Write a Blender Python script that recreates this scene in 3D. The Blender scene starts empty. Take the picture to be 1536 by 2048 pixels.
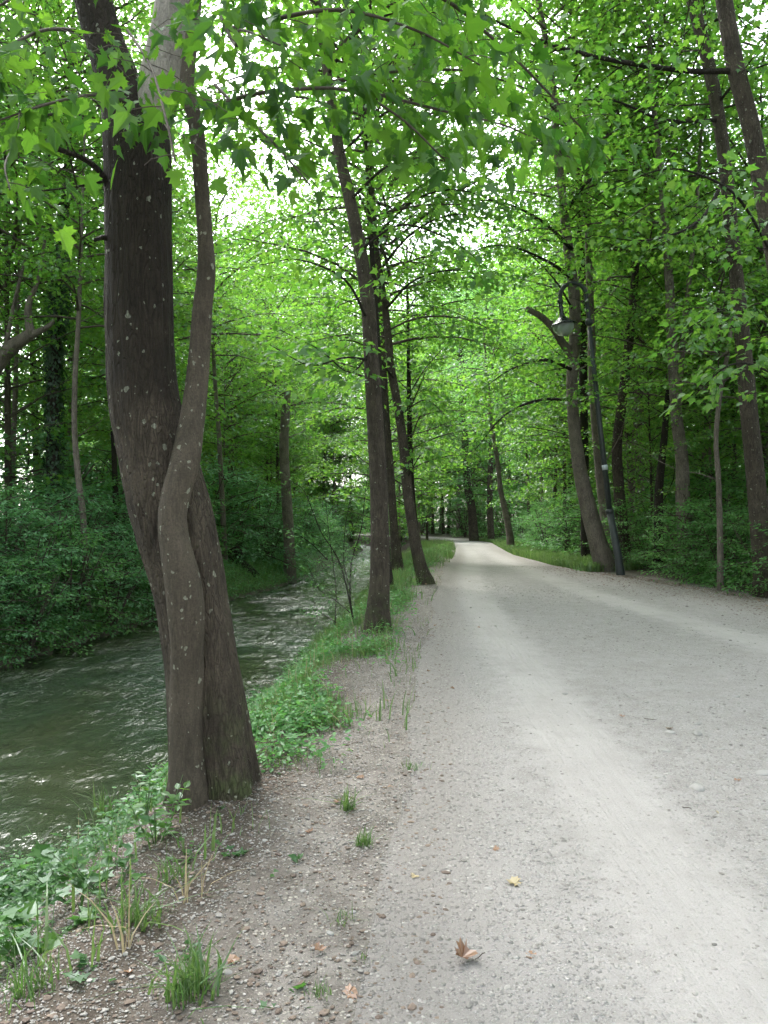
import bpy, math, random
import numpy as np
from mathutils import Vector, Matrix
R = random.Random(11)
NR = np.random.default_rng(7)
sc = bpy.context.scene
C = sc.collection
rad = math.radians

# ------------------------------------------------------------------ camera
FPX = 1538.0; HOR = 1055.0; CAMZ = 1.5
PITCH = math.atan((HOR - 1024) / FPX)
cam = bpy.data.cameras.new('camera'); cam_o = bpy.data.objects.new('camera', cam); C.objects.link(cam_o)
cam.sensor_fit = 'VERTICAL'; cam.sensor_height = 24; cam.lens = 24 * FPX / 2048
cam.clip_start = 0.05; cam.clip_end = 2000
cam_o.location = (0, 0, CAMZ); cam_o.rotation_euler = (rad(90) + PITCH, 0, 0)
sc.camera = cam_o
# ------------------------------------------------------------------ sky, sun, exposure
SUN_EL, SUN_AZ = rad(52), rad(-28)          # azimuth from +Y (ahead), negative = left
w = bpy.data.worlds.new("World"); sc.world = w; w.use_nodes = True
wt = w.node_tree; bg = wt.nodes['Background']
sky = wt.nodes.new('ShaderNodeTexSky'); sky.sky_type = 'NISHITA'; sky.sun_disc = False
sky.sun_elevation = SUN_EL; sky.sun_rotation = SUN_AZ; sky.air_density = 1.0; sky.dust_density = 3.0; sky.ozone_density = 1.0
hs = wt.nodes.new('ShaderNodeHueSaturation'); hs.inputs['Saturation'].default_value = 0.35
wt.links.new(sky.outputs[0], hs.inputs['Color']); wt.links.new(hs.outputs[0], bg.inputs['Color'])
bg.inputs['Strength'].default_value = 0.15
sl = bpy.data.lights.new('sun', 'SUN'); sun = bpy.data.objects.new('sun', sl); C.objects.link(sun)
sl.energy = 1.1; sl.angle = rad(22); sl.color = (1.0, 0.985, 0.96)
sd = Vector((math.sin(SUN_AZ) * math.cos(SUN_EL), math.cos(SUN_AZ) * math.cos(SUN_EL), math.sin(SUN_EL)))
sun.rotation_euler = sd.to_track_quat('Z', 'Y').to_euler(); sun.location = (0, 0, 40)
sc.view_settings.view_transform = 'Standard'; sc.view_settings.look = 'None'
sc.view_settings.exposure = 2.74; sc.view_settings.gamma = 1.0
sc.render.engine = 'CYCLES'
cy = sc.cycles
cy.max_bounces = 6; cy.diffuse_bounces = 4; cy.glossy_bounces = 2; cy.transmission_bounces = 4; cy.transparent_max_bounces = 6
cy.caustics_reflective = False; cy.caustics_refractive = False; cy.use_denoising = True
cy.volume_bounces = 0; cy.use_adaptive_sampling = True; cy.adaptive_threshold = 0.03
cy.sample_clamp_indirect = 6.0

# ------------------------------------------------------------------ projection helpers (photo pixels -> places in the world)
cp, sp = math.cos(PITCH), math.sin(PITCH)
def ray(px, py):
    u = (px - 768) / FPX; v = (1024 - py) / FPX
    return Vector((u, cp - v * sp, sp + v * cp))
def at(px, py, d):
    r = ray(px, py); return Vector((0, 0, CAMZ)) + r * (d / r.y)
def interp(t): 
    a = np.array(t, float); return lambda y: np.interp(y, a[:, 0], a[:, 1])
xl = interp([(-8, -.4), (2.4, -.15), (5, .1), (8.7, .4), (12, .7), (15, .95), (21.7, 1.75), (30, 2.7), (37, 3.4), (55, 4.8), (75, 4.6), (100, 0), (140, -14)])
xr = interp([(-8, 7.4), (9, 6.9), (13.4, 6.5), (17, 5.85), (18.7, 5.4), (21.7, 4.95), (30, 5.2), (37, 5.9), (55, 7.8), (75, 7.8), (100, 4), (140, -9)])
xw = interp([(-8, -2.9), (4.6, -2.35), (6.7, -1.95), (9, -1.62), (11, -1.5), (16, -1.2), (22, -.9), (30, -.4), (40, .3), (77, .9), (100, -3), (140, -20)])
xf = interp([(-8, -9.5), (4, -8), (8, -7.1), (12.6, -6.3), (18.7, -5.7), (25.6, -4.6), (31, -3.9), (46, -3.2), (77, -2.2), (100, -9), (140, -30)])
ZW = -0.75
def sst(a, b, x):
    t = np.clip((x - a) / (b - a), 0, 1); return t * t * (3 - 2 * t)
def hz(y):
    return 0.42 * np.clip((y - 3.5) / 18.0, 0, 1) ** 1.0 * (1 - 0.0) - 0.0
_ph = NR.uniform(0, 6.28, (24, 3))
def wob(x, y, f, n=8, o=0):
    s = 0
    for i in range(n):
        a = _ph[(i + o) % 24, 0]; k = f * (0.6 + 0.25 * i)
        s = s + np.sin(x * k * math.cos(a) + y * k * math.sin(a) + _ph[(i + o) % 24, 1]) / (1 + .35 * i)
    return s / 3
def gz(x, y):
    x = np.asarray(x, float); y = np.asarray(y, float)
    a, b, c, d = xw(y), xl(y), xf(y), xr(y); H = hz(y)
    s = (b - x) / np.maximum(b - a, .3)
    z = H - .05 * sst(0, .4, s) * 1.0 - (H - ZW - .03) * sst(.38, 1.0, s) ** 1.1
    bed = ZW - .03 - .55 * sst(0, 1, a - x)
    z = np.where(x < a, bed, z)
    # far bank
    t = c - x
    far = ZW - .45 + (.45 + .75 + .12) * sst(-1.0, 1.1, t) + .35 * sst(1, 9, t)
    z = np.where(x < c + 1.0, np.maximum(bed, far), z)
    z = z + .22 * sst(.2, 3.5, x - d)
    n = wob(x, y, .35) * .10 + wob(x, y, 1.3, 8, 5) * .03
    off = np.maximum(sst(.3, 3, x - d), sst(.2, 2.5, c - x))
    z = z + n * off
    z = z + .07 * np.exp(-((x + 1.0) ** 2 + (y - 4.5) ** 2) / .22)
    z = z + wob(x, y, 3.1, 8, 9) * .02 * sst(.05, .3, s) * (x > a) * (x < b)
    # gentle crown and wheel-worn unevenness of the path
    z = z + wob(x, y, 1.1, 6, 3) * .012 * ((x > b) & (x < d))
    return z
def hit(px, py, dmax=90):
    r = ray(px, py); o = Vector((0, 0, CAMZ)); t = 1.5
    while t < dmax:
        p = o + r * t
        if p.z <= float(gz(p.x, p.y)): return p
        t += .02 + t * .004
    return o + r * dmax

# ------------------------------------------------------------------ object helpers
def new_obj(name, me, mat=None, parent=None, loc=None):
    o = bpy.data.objects.new(name, me); C.objects.link(o)
    if mat is not None and me is not None and not me.materials: me.materials.append(mat)
    if parent is not None: o.parent = parent
    if loc is not None: o.location = loc
    return o
def tag(o, label=None, cat=None, group=None, kind=None):
    if label: o['label'] = label
    if cat: o['category'] = cat
    if group: o['group'] = group
    if kind: o['kind'] = kind
    return o
def empty(name, loc, label, cat, group=None):
    o = bpy.data.objects.new(name, None); C.objects.link(o); o.location = loc; o.empty_display_size = .2
    return tag(o, label, cat, group)
def mesh_arrays(name, V, loops, sizes, mat, smooth=False, rnd=None, attrs=None):
    me = bpy.data.meshes.new(name)
    V = np.asarray(V, np.float32); loops = np.asarray(loops, np.int32); sizes = np.asarray(sizes, np.int32)
    me.vertices.add(len(V)); me.vertices.foreach_set('co', V.ravel())
    me.loops.add(len(loops)); me.loops.foreach_set('vertex_index', loops)
    me.polygons.add(len(sizes))
    st = np.concatenate([[0], np.cumsum(sizes)[:-1]]).astype(np.int32)
    me.polygons.foreach_set('loop_start', st)
    me.polygons.foreach_set('use_smooth', np.full(len(sizes), smooth, bool))
    if rnd is not None:
        a = me.attributes.new('rnd', 'FLOAT', 'POINT'); a.data.foreach_set('value', np.asarray(rnd, np.float32))
    for k, v in (attrs or {}).items():
        a = me.attributes.new(k, 'FLOAT', 'POINT'); a.data.foreach_set('value', np.asarray(v, np.float32))
    me.update(calc_edges=True); me.materials.append(mat)
    return me
class Geo:
    """collects vertices and polygons"""
    def __init__(s): s.V = []; s.L = []; s.S = []; s.n = 0; s.r = []
    def add(s, V, faces, rnd=0.5):
        V = np.asarray(V, float); s.V.append(V)
        for f in faces: s.L.extend([i + s.n for i in f]); s.S.append(len(f))
        s.r.append(np.full(len(V), rnd)); s.n += len(V)
    def add_arr(s, V, L, S, r):
        s.V.append(V); s.L.extend((np.asarray(L) + s.n).tolist()); s.S.extend(np.asarray(S).tolist()); s.r.append(r); s.n += len(V)
    def mesh(s, name, mat, smooth=True):
        return mesh_arrays(name, np.concatenate(s.V), s.L, s.S, mat, smooth, np.concatenate(s.r))
def catmull(P, per):
    P = [np.asarray(p, float) for p in P]; out = []
    Q = [2 * P[0] - P[1]] + P + [2 * P[-1] - P[-2]]
    for i in range(1, len(Q) - 2):
        for k in range(per):
            t = k / per; a, b, c, d = Q[i - 1:i + 3]
            out.append(.5 * ((2 * b) + (c - a) * t + (2 * a - 5 * b + 4 * c - d) * t * t + (3 * b - a - 3 * c + d) * t ** 3))
    out.append(P[-1]); return np.array(out)
def tube(geo, P, rads, seg=8, cap=True, disp=None):
    P = np.asarray(P, float); rads = np.asarray(rads, float); n = len(P)
    T = np.gradient(P, axis=0); T /= np.linalg.norm(T, axis=1)[:, None] + 1e-9
    ref = np.array([0, 1, 0.]) if abs(T[:, 1]).mean() < .8 else np.array([0, 0, 1.])
    A = np.cross(T, ref); A /= np.linalg.norm(A, axis=1)[:, None] + 1e-9
    B = np.cross(A, T)
    th = np.arange(seg) * 2 * math.pi / seg
    rr = np.repeat(rads[:, None], seg, 1)
    if disp is not None:
        L = np.concatenate([[0], np.cumsum(np.linalg.norm(np.diff(P, axis=0), axis=1))])
        rr = rr * (1 + disp(th[None, :], L[:, None]))
    V = P[:, None, :] + rr[..., None] * (A[:, None, :] * np.cos(th)[None, :, None] + B[:, None, :] * np.sin(th)[None, :, None])
    V = V.reshape(-1, 3)
    i = np.arange(n - 1)[:, None] * seg; j = np.arange(seg)[None, :]; j2 = (j + 1) % seg
    F = np.stack([i + j, i + j2, i + seg + j2, i + seg + j], -1).reshape(-1, 4)
    L_ = F.ravel(); S_ = np.full(len(F), 4)
    if cap:
        L_ = np.concatenate([L_, np.arange(seg)[::-1], (n - 1) * seg + np.arange(seg)]); S_ = np.concatenate([S_, [seg, seg]])
    geo.add_arr(V, L_, S_, np.full(len(V), .5))
def lathe(geo, prof, seg=24, M=None):
    prof = np.array(prof, float); th = np.arange(seg) * 2 * math.pi / seg; n = len(prof)
    V = np.stack([prof[:, 0][:, None] * np.cos(th), prof[:, 0][:, None] * np.sin(th), np.repeat(prof[:, 1][:, None], seg, 1)], -1).reshape(-1, 3)
    if M is not None: V = V @ np.array(M.to_3x3()).T + np.array(M.translation)
    i = np.arange(n - 1)[:, None] * seg; j = np.arange(seg)[None, :]; j2 = (j + 1) % seg
    F = np.stack([i + j, i + j2, i + seg + j2, i + seg + j], -1).reshape(-1, 4)
    geo.add_arr(V, F.ravel(), np.full(len(F), 4), np.full(len(V), .5))

# ------------------------------------------------------------------ materials
def mk(name):
    m = bpy.data.materials.new(name); m.use_nodes = True; nt = m.node_tree
    for n in list(nt.nodes):
        if n.type != 'OUTPUT_MATERIAL': nt.nodes.remove(n)
    return m, nt, nt.nodes['Material Output']
class N:
    def __init__(s, nt): s.nt = nt
    def n(s, t, **kw):
        x = s.nt.nodes.new(t)
        for k, v in kw.items():
            if k in x.inputs: s.set(x.inputs[k], v)
            else: setattr(x, k, v)
        return x
    def set(s, i, v):
        if hasattr(v, 'is_output') or isinstance(v, bpy.types.NodeSocket): s.nt.links.new(v, i)
        else: i.default_value = v
    def mix(s, f, a, b, mode='MIX'):
        x = s.nt.nodes.new('ShaderNodeMix'); x.data_type = 'RGBA'; x.blend_type = mode
        s.set(x.inputs[0], f)
        for i, v in ((6, a), (7, b)): s.set(x.inputs[i], (*v, 1) if isinstance(v, tuple) and len(v) == 3 else v)
        return x.outputs[2]
    def math(s, op, a, b=0.0, c=None):
        x = s.nt.nodes.new('ShaderNodeMath'); x.operation = op; s.set(x.inputs[0], a); s.set(x.inputs[1], b)
        if c is not None: s.set(x.inputs[2], c)
        return x.outputs[0]
    def ramp(s, f, a, b, c0=0.0, c1=1.0):
        x = s.nt.nodes.new('ShaderNodeMapRange'); s.set(x.inputs[0], f); x.inputs[1].default_value = a; x.inputs[2].default_value = b
        x.inputs[3].default_value = c0; x.inputs[4].default_value = c1; return x.outputs[0]
    def coord(s, kind='Object', scale=(1, 1, 1)):
        t = s.nt.nodes.new('ShaderNodeTexCoord'); m = s.nt.nodes.new('ShaderNodeMapping'); m.inputs['Scale'].default_value = scale
        s.nt.links.new(t.outputs[kind], m.inputs[0]); return m.outputs[0]
    def noise(s, v, scale, detail=4, rough=.55, dist=0.0):
        x = s.nt.nodes.new('ShaderNodeTexNoise'); s.nt.links.new(v, x.inputs['Vector']); x.inputs['Scale'].default_value = scale
        x.inputs['Detail'].default_value = detail; x.inputs['Roughness'].default_value = rough; x.inputs['Distortion'].default_value = dist
        return x.outputs['Fac']
    def vor(s, v, scale, out='Distance', feature='F1', rnd=1.0):
        x = s.nt.nodes.new('ShaderNodeTexVoronoi'); s.nt.links.new(v, x.inputs['Vector']); x.inputs['Scale'].default_value = scale
        x.feature = feature; x.inputs['Randomness'].default_value = rnd; return x.outputs[out]
    def attr(s, name):
        x = s.nt.nodes.new('ShaderNodeAttribute'); x.attribute_name = name; return x.outputs['Fac']
    def bump(s, h, strength, dist=.02, normal=None):
        x = s.nt.nodes.new('ShaderNodeBump'); s.set(x.inputs['Height'], h); x.inputs['Strength'].default_value = strength
        x.inputs['Distance'].default_value = dist
        if normal is not None: s.nt.links.new(normal, x.inputs['Normal'])
        return x.outputs[0]
def principled(nt, out, **kw):
    p = nt.nodes.new('ShaderNodeBsdfPrincipled')
    for k, v in kw.items():
        k = k.replace('_', ' ')
        if isinstance(v, bpy.types.NodeSocket): nt.links.new(v, p.inputs[k])
        else: p.inputs[k].default_value = (*v, 1) if isinstance(v, tuple) and len(v) == 3 else v
    nt.links.new(p.outputs[0], out.inputs[0]); return p

def leaf_mat(name, c0, c1, t0, t1, tmix=.5, gloss=.06):
    m, nt, out = mk(name); g = N(nt)
    r = g.attr('rnd'); oi = nt.nodes.new('ShaderNodeObjectInfo')
    f = g.math('ADD', g.math('MULTIPLY', r, .75), g.math('MULTIPLY', oi.outputs['Random'], .25))
    d = nt.nodes.new('ShaderNodeBsdfDiffuse'); nt.links.new(g.mix(f, c0, c1), d.inputs[0])
    t = nt.nodes.new('ShaderNodeBsdfTranslucent'); nt.links.new(g.mix(f, t0, t1), t.inputs[0])
    ms = nt.nodes.new('ShaderNodeMixShader'); ms.inputs[0].default_value = tmix
    nt.links.new(d.outputs[0], ms.inputs[1]); nt.links.new(t.outputs[0], ms.inputs[2])
    gl = nt.nodes.new('ShaderNodeBsdfGlossy'); gl.inputs['Roughness'].default_value = .42; gl.inputs[0].default_value = (.9, .95, 1, 1)
    m2 = nt.nodes.new('ShaderNodeMixShader'); m2.inputs[0].default_value = gloss
    nt.links.new(ms.outputs[0], m2.inputs[1]); nt.links.new(gl.outputs[0], m2.inputs[2]); nt.links.new(m2.outputs[0], out.inputs[0])
    return m
LEAF = leaf_mat('maple_leaf', (.035, .11, .02), (.08, .17, .03), (.11, .35, .03), (.27, .5, .05), .52, .045)
LEAF_NEAR = leaf_mat('large_maple_leaf', (.024, .075, .012), (.055, .13, .018), (.04, .16, .012), (.2, .42, .03), .5, .025)
LEAF_FAR = leaf_mat('tree_leaf', (.045, .13, .045), (.1, .21, .07), (.1, .32, .055), (.235, .46, .095), .5, .04)
LEAF_SHRUB = leaf_mat('shrub_leaf', (.055, .16, .045), (.11, .24, .065), (.1, .33, .07), (.23, .48, .1), .4, .03)
LEAF_COOL = leaf_mat('bluish_leaf', (.065, .18, .075), (.13, .27, .11), (.1, .32, .09), (.22, .48, .14), .35, .03)
LEAF_IVY = leaf_mat('ivy_leaf', (.012, .04, .012), (.03, .07, .02), (.03, .1, .02), (.06, .15, .03), .2, .05)
GRASS = leaf_mat('grass_blade', (.05, .12, .025), (.11, .16, .05), (.08, .22, .035), (.2, .31, .07), .42, .05)
DRYG = leaf_mat('dry_grass', (.3, .24, .14), (.42, .34, .2), (.3, .24, .14), (.4, .34, .2), .3, .03)
DEADLEAF = leaf_mat('dead_leaf', (.17, .085, .045), (.3, .17, .09), (.16, .08, .04), (.26, .14, .07), .2, .06)
PALELEAF = leaf_mat('yellow_dead_leaf', (.34, .27, .14), (.42, .34, .2), (.3, .24, .1), (.4, .34, .2), .2, .06)

def bark_mat(name, c0, c1, scale=1.0, lichen=.5, ridge=.6, moss=0.0, upper_dark=0.0):
    m, nt, out = mk(name); g = N(nt)
    v = g.coord('Object', (1, 1, .16)); vo = g.coord('Object')
    n1 = g.noise(v, 26 * scale, 6, .65, .6); n2 = g.noise(vo, 3.5, 4); n3 = g.noise(vo, 90 * scale, 3)
    col = g.mix(g.ramp(n1, .35, .68), c0, c1)
    col = g.mix(g.ramp(n2, .35, .7, 0, .55), col, tuple(x * 1.55 for x in c1))
    col = g.mix(g.ramp(n3, .3, .75, 0, .5), col, tuple(x * .5 for x in c0))
    if moss:
        sz = nt.nodes.new('ShaderNodeSeparateXYZ'); tc = nt.nodes.new('ShaderNodeTexCoord'); nt.links.new(tc.outputs['Object'], sz.inputs[0])
        mf = g.math('MULTIPLY', g.ramp(sz.outputs['Z'], moss, .05), g.ramp(g.noise(vo, 7, 5), .42, .62))
        col = g.mix(g.math('MULTIPLY', mf, .6), col, (.05, .075, .02))
    if upper_dark:  # bark colour darkens up the trunk, its start broken up by noise
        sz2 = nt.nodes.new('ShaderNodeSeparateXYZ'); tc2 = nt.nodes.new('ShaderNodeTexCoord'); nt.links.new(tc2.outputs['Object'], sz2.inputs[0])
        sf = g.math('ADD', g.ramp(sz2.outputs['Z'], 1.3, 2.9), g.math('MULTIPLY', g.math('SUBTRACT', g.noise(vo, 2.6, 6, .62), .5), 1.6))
        col = g.mix(g.math('MULTIPLY', g.ramp(sf, .35, .8), upper_dark), col, tuple(x * .55 for x in c0))
    if lichen:
        for sc_, th, seedo in ((19.0, .16, 0), (42.0, .2, 3.3), (9.0, .07, 7.1)):
            mp = g.coord('Object', (1, 1, .8)); ad = nt.nodes.new('ShaderNodeVectorMath'); ad.operation = 'ADD'
            nt.links.new(mp, ad.inputs[0]); nz = nt.nodes.new('ShaderNodeTexNoise'); nz.inputs['Scale'].default_value = 30
            nt.links.new(mp, nz.inputs['Vector'])
            ms_ = nt.nodes.new('ShaderNodeVectorMath'); ms_.operation = 'SCALE'; ms_.inputs[3].default_value = .035
            nt.links.new(nz.outputs['Color'], ms_.inputs[0]); nt.links.new(ms_.outputs[0], ad.inputs[1])
            vv = nt.nodes.new('ShaderNodeTexVoronoi'); vv.inputs['Scale'].default_value = sc_; nt.links.new(ad.outputs[0], vv.inputs['Vector'])
            keep = nt.nodes.new('ShaderNodeSeparateColor'); nt.links.new(vv.outputs['Color'], keep.inputs[0])
            thv = g.math('MULTIPLY', g.math('LESS_THAN', keep.outputs[0], .11 * lichen), th * 1.6)
            thv = g.math('MULTIPLY', thv, g.math('ADD', keep.outputs[1], .35))
            spot = g.math('LESS_THAN', vv.outputs['Distance'], thv)
            col = g.mix(g.math('MULTIPLY', spot, g.ramp(n3, .25, .6, .35, .9)), col, (.25, .26, .2))
    vf = nt.nodes.new('ShaderNodeTexVoronoi'); vf.feature = 'DISTANCE_TO_EDGE'; vf.inputs['Scale'].default_value = 52 * scale
    wv = nt.nodes.new('ShaderNodeVectorMath'); wv.operation = 'SCALE'; wv.inputs[3].default_value = .1
    wn = nt.nodes.new('ShaderNodeTexNoise'); wn.inputs['Scale'].default_value = 14; nt.links.new(v, wn.inputs['Vector']); nt.links.new(wn.outputs['Color'], wv.inputs[0])
    wa = nt.nodes.new('ShaderNodeVectorMath'); wa.operation = 'ADD'; nt.links.new(v, wa.inputs[0]); nt.links.new(wv.outputs[0], wa.inputs[1]); nt.links.new(wa.outputs[0], vf.inputs['Vector'])
    crack = g.ramp(vf.outputs['Distance'], .0, .16)
    col = g.mix(g.math('MULTIPLY', g.math('SUBTRACT', 1.0, crack), g.math('MULTIPLY', ridge * 1.1, g.ramp(g.noise(vo, 2.2, 5, .6), .35, .68, .1, 1))), col, tuple(x * .35 for x in c0))
    h = g.math('ADD', g.math('MULTIPLY', crack, .9), g.math('ADD', n1, g.math('MULTIPLY', n3, .35)))
    nrm = g.bump(h, ridge, .025 / scale)
    principled(nt, out, Base_Color=col, Roughness=.88, Normal=nrm, Specular_IOR_Level=.25)
    return m
BARK_BIG = bark_mat('big_maple_bark', (.028, .022, .016), (.086, .068, .05), 1.0, .8, .62, moss=.7, upper_dark=.7)
BARK_SMOOTH = bark_mat('smooth_stem_bark', (.044, .037, .027), (.094, .076, .057), 1.2, 1.5, .35)
BARK_PALE = bark_mat('pale_limb_bark', (.22, .2, .17), (.32, .29, .25), 1.0, .9, .5)
BARK = bark_mat('maple_bark', (.034, .027, .02), (.095, .077, .058), 1.0, .6, .7, moss=.8)
BARK_GREY = bark_mat('grey_bark', (.1, .084, .07), (.2, .168, .14), .8, .5, .6)
BARK_DARK = bark_mat('dark_bark', (.02, .017, .013), (.05, .04, .03), 1.0, .3, .9)
TWIG = bark_mat('twig_bark', (.05, .04, .03), (.09, .075, .06), 2.0, 0, .2)

def metal(name, col, rough, metallic=.0):
    m, nt, out = mk(name); g = N(nt); n = g.noise(g.coord('Object'), 14, 5)
    principled(nt, out, Base_Color=g.mix(g.ramp(n, .35, .7), tuple(c * .75 for c in col), tuple(c * 1.3 for c in col)),
               Roughness=g.ramp(n, .3, .7, rough - .1, rough + .15), Metallic=metallic)
    return m
IRON = metal('painted_iron', (.028, .034, .034), .5)
SHADE = metal('enamelled_lamp_shade', (.02, .024, .026), .22)
def glass_mat():
    m, nt, out = mk('lamp_glass')
    principled(nt, out, Base_Color=(.55, .62, .57), Roughness=.18, Transmission_Weight=.55, IOR=1.3, Specular_IOR_Level=.6)
    return m
GLASS = glass_mat()
def stone_mat(name, a, b):
    m, nt, out = mk(name); g = N(nt); r = g.attr('rnd'); v = g.coord('Object')
    n = g.noise(v, 60, 3)
    col = g.mix(r, a, b); col = g.mix(g.ramp(n, .3, .7, 0, .4), col, tuple(x * .6 for x in a))
    principled(nt, out, Base_Color=col, Roughness=.85, Normal=g.bump(n, .3, .003)); return m
STONE = stone_mat('gravel_stone', (.155, .143, .13), (.38, .36, .33))
COBBLE = stone_mat('cobble_stone', (.23, .222, .205), (.33, .318, .3))
CHIP = stone_mat('bark_chip', (.09, .065, .05), (.2, .15, .115))

def path_mat():
    m, nt, out = mk('gravel_path'); g = N(nt); v = g.coord('Object')
    tr = g.attr('track'); ed = g.attr('edge')
    big = g.noise(v, .8, 5, .6); mid = g.noise(v, 6, 5, .65); fine = g.noise(v, 140, 4, .7)
    trk = g.math('ADD', tr, g.math('MULTIPLY', g.math('SUBTRACT', mid, .5), 1.1))
    trk = g.ramp(trk, .2, .75)
    dust = g.mix(g.ramp(big, .3, .7), (.315, .297, .284), (.368, .348, .335))
    grit = g.mix(g.ramp(mid, .3, .7), (.218, .204, .193), (.3, .283, .27))
    # stones bedded in the surface, three sizes
    col = g.mix(g.math('ADD', g.math('MULTIPLY', trk, .72), .14), grit, dust)
    hsum = g.math('MULTIPLY', fine, .35)
    for s_, amt in ((34, .4), (62, .55), (105, .6), (190, .5)):
        vv = nt.nodes.new('ShaderNodeTexVoronoi'); vv.inputs['Scale'].default_value = s_; nt.links.new(v, vv.inputs['Vector'])
        k = nt.nodes.new('ShaderNodeSeparateColor'); nt.links.new(vv.outputs['Color'], k.inputs[0])
        st = g.math('MULTIPLY', g.ramp(vv.outputs['Distance'], .42, .3), g.math('GREATER_THAN', k.outputs[0], .45))
        st = g.math('MULTIPLY', st, g.math('SUBTRACT', 1.0, g.math('MULTIPLY', trk, .62)))
        sc_ = g.mix(k.outputs[1], (.13, .122, .115), (.46, .45, .43))
        col = g.mix(g.math('MULTIPLY', st, amt), col, sc_)
        hsum = g.math('ADD', hsum, g.math('MULTIPLY', g.math('MULTIPLY', st, g.ramp(vv.outputs['Distance'], .45, .05)), 3.0 / s_ * 12))
    col = g.mix(g.math('MULTIPLY', g.ramp(fine, .45, .8), .35), col, (.12, .105, .09))
    col = g.mix(g.math('MULTIPLY', g.ramp(g.math('ADD', ed, g.math('MULTIPLY', mid, .8)),   .6, 1.25), .6), col, (.165, .149, .134))
    stk = g.noise(g.coord('Object', (1, .06, 1)), 22, 4, .6)
    col = g.mix(g.math('MULTIPLY', g.ramp(stk, .42, .7), g.math('MULTIPLY', trk, .4)), col, (.27, .252, .235))
    pt = g.noise(v, 1.9, 6, .68); col = g.mix(g.ramp(pt, .52, .72, 0, .4), col, (.21, .195, .18))
    hsum = g.math('ADD', hsum, g.math('MULTIPLY', g.math('MULTIPLY', stk, trk), .9))
    principled(nt, out, Base_Color=col, Roughness=.93, Normal=g.bump(hsum, .9, .014), Specular_IOR_Level=.2)
    return m
def ground_mat():
    m, nt, out = mk('forest_ground'); g = N(nt); v = g.coord('Object')
    gr = g.attr('grit'); fl = g.attr('forest')
    mid = g.noise(v, 5, 6, .65); fine = g.noise(v, 90, 4, .7); big = g.noise(v, .9, 4)
    soil = g.mix(g.ramp(mid, .3, .7), (.045, .036, .028), (.092, .075, .06))
    grit = g.mix(g.ramp(mid, .35, .65), (.115, .1, .088), (.215, .195, .176))
    f = g.ramp(g.math('ADD', gr, g.math('MULTIPLY', g.math('SUBTRACT', big, .5), 1.0)), .3, .8)
    col = g.mix(f, soil, grit); h = fine
    for s_ in (40, 85):
        vv = nt.nodes.new('ShaderNodeTexVoronoi'); vv.inputs['Scale'].default_value = s_; nt.links.new(v, vv.inputs['Vector'])
        k = nt.nodes.new('ShaderNodeSeparateColor'); nt.links.new(vv.outputs['Color'], k.inputs[0])
        st = g.math('MULTIPLY', g.ramp(vv.outputs['Distance'], .42, .3), g.math('GREATER_THAN', k.outputs[0], .55))
        st = g.math('MULTIPLY', st, g.math('ADD', g.math('MULTIPLY', f, .6), .15))
        col = g.mix(st, col, g.mix(k.outputs[1], (.1, .09, .075), (.42, .39, .34)))
        h = g.math('ADD', h, g.math('MULTIPLY', st, 40.0 / s_))
    forest = g.mix(g.ramp(mid, .4, .6), (.03, .026, .016), (.045, .065, .022))
    col = g.mix(fl, col, forest)
    principled(nt, out, Base_Color=col, Roughness=.95, Normal=g.bump(h, .6, .012), Specular_IOR_Level=.2)
    return m
def water_mat():
    m, nt, out = mk('river_water'); g = N(nt)
    v = g.coord('Object', (1.0, .5, 1)); v2 = g.coord('Object', (1.0, .62, 1))
    n1 = g.noise(v, 1.5, 3, .5, .4); n2 = g.noise(v2, 6.5, 3, .55, .6); n3 = g.noise(v2, 20, 2, .5, .3)
    amp = g.ramp(g.noise(v, .45, 3), .38, .62, .3, 1.25)
    h = g.math('ADD', g.math('MULTIPLY', n1, .8), g.math('MULTIPLY', amp, g.math('ADD', g.math('MULTIPLY', n2, .58), g.math('MULTIPLY', n3, .17))))
    b = g.bump(h, 1.0, .15)
    col = g.mix(g.ramp(g.noise(v, .5, 3), .35, .65), (.034, .042, .022), (.025, .043, .027))
    principled(nt, out, Base_Color=col, Roughness=.035, IOR=1.33, Normal=b, Specular_IOR_Level=.5)
    return m

# ------------------------------------------------------------------ ground, path, water
def axis(segs):
    o = []
    for a, b, s in segs: o += list(np.arange(a, b, s))
    o.append(segs[-1][1]); return np.array(sorted(set(np.round(o, 4))))
def grid_mesh(name, X, Y, Z, mat, attrs):
    ny, nx = X.shape; V = np.stack([X, Y, Z], -1).reshape(-1, 3)
    i = np.arange(ny - 1)[:, None] * nx; j = np.arange(nx - 1)[None, :]
    F = np.stack([i + j, i + j + 1, i + nx + j + 1, i + nx + j], -1).reshape(-1, 4)
    return mesh_arrays(name, V, F.ravel(), np.full(len(F), 4), mat, True, None, {k: a.ravel() for k, a in attrs.items()})
xs = axis([(-400, -60, 20), (-60, -14, 1.5), (-14, -6, .4), (-6, 1.5, .07), (1.5, 9, .25), (9, 16, .6), (16, 60, 2), (60, 400, 20)])
ys = axis([(-60, -4, 4), (-4, 1.6, .4), (1.6, 12, .08), (12, 30, .25), (30, 90, 1), (90, 160, 4), (160, 600, 30)])
X, Y = np.meshgrid(xs, ys); Z = gz(X, Y)
under = (X > xl(Y) + .12) & (X < xr(Y) - .12)
Z = Z - .03 * under
gritw = 1 - sst(.0, 1.15, xl(Y) - X) ; gritw = np.where(X > (xl(Y) + xr(Y)) / 2, 1 - sst(0, 1.2, X - xr(Y)), gritw)
forw = np.maximum(sst(-.2, 1.0, xf(Y) - X), sst(.4, 1.8, X - xr(Y)))
G_M = ground_mat()
ground = new_obj('ground', grid_mesh('ground', X, Y, Z, G_M, {'grit': gritw, 'forest': forw}))
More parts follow.
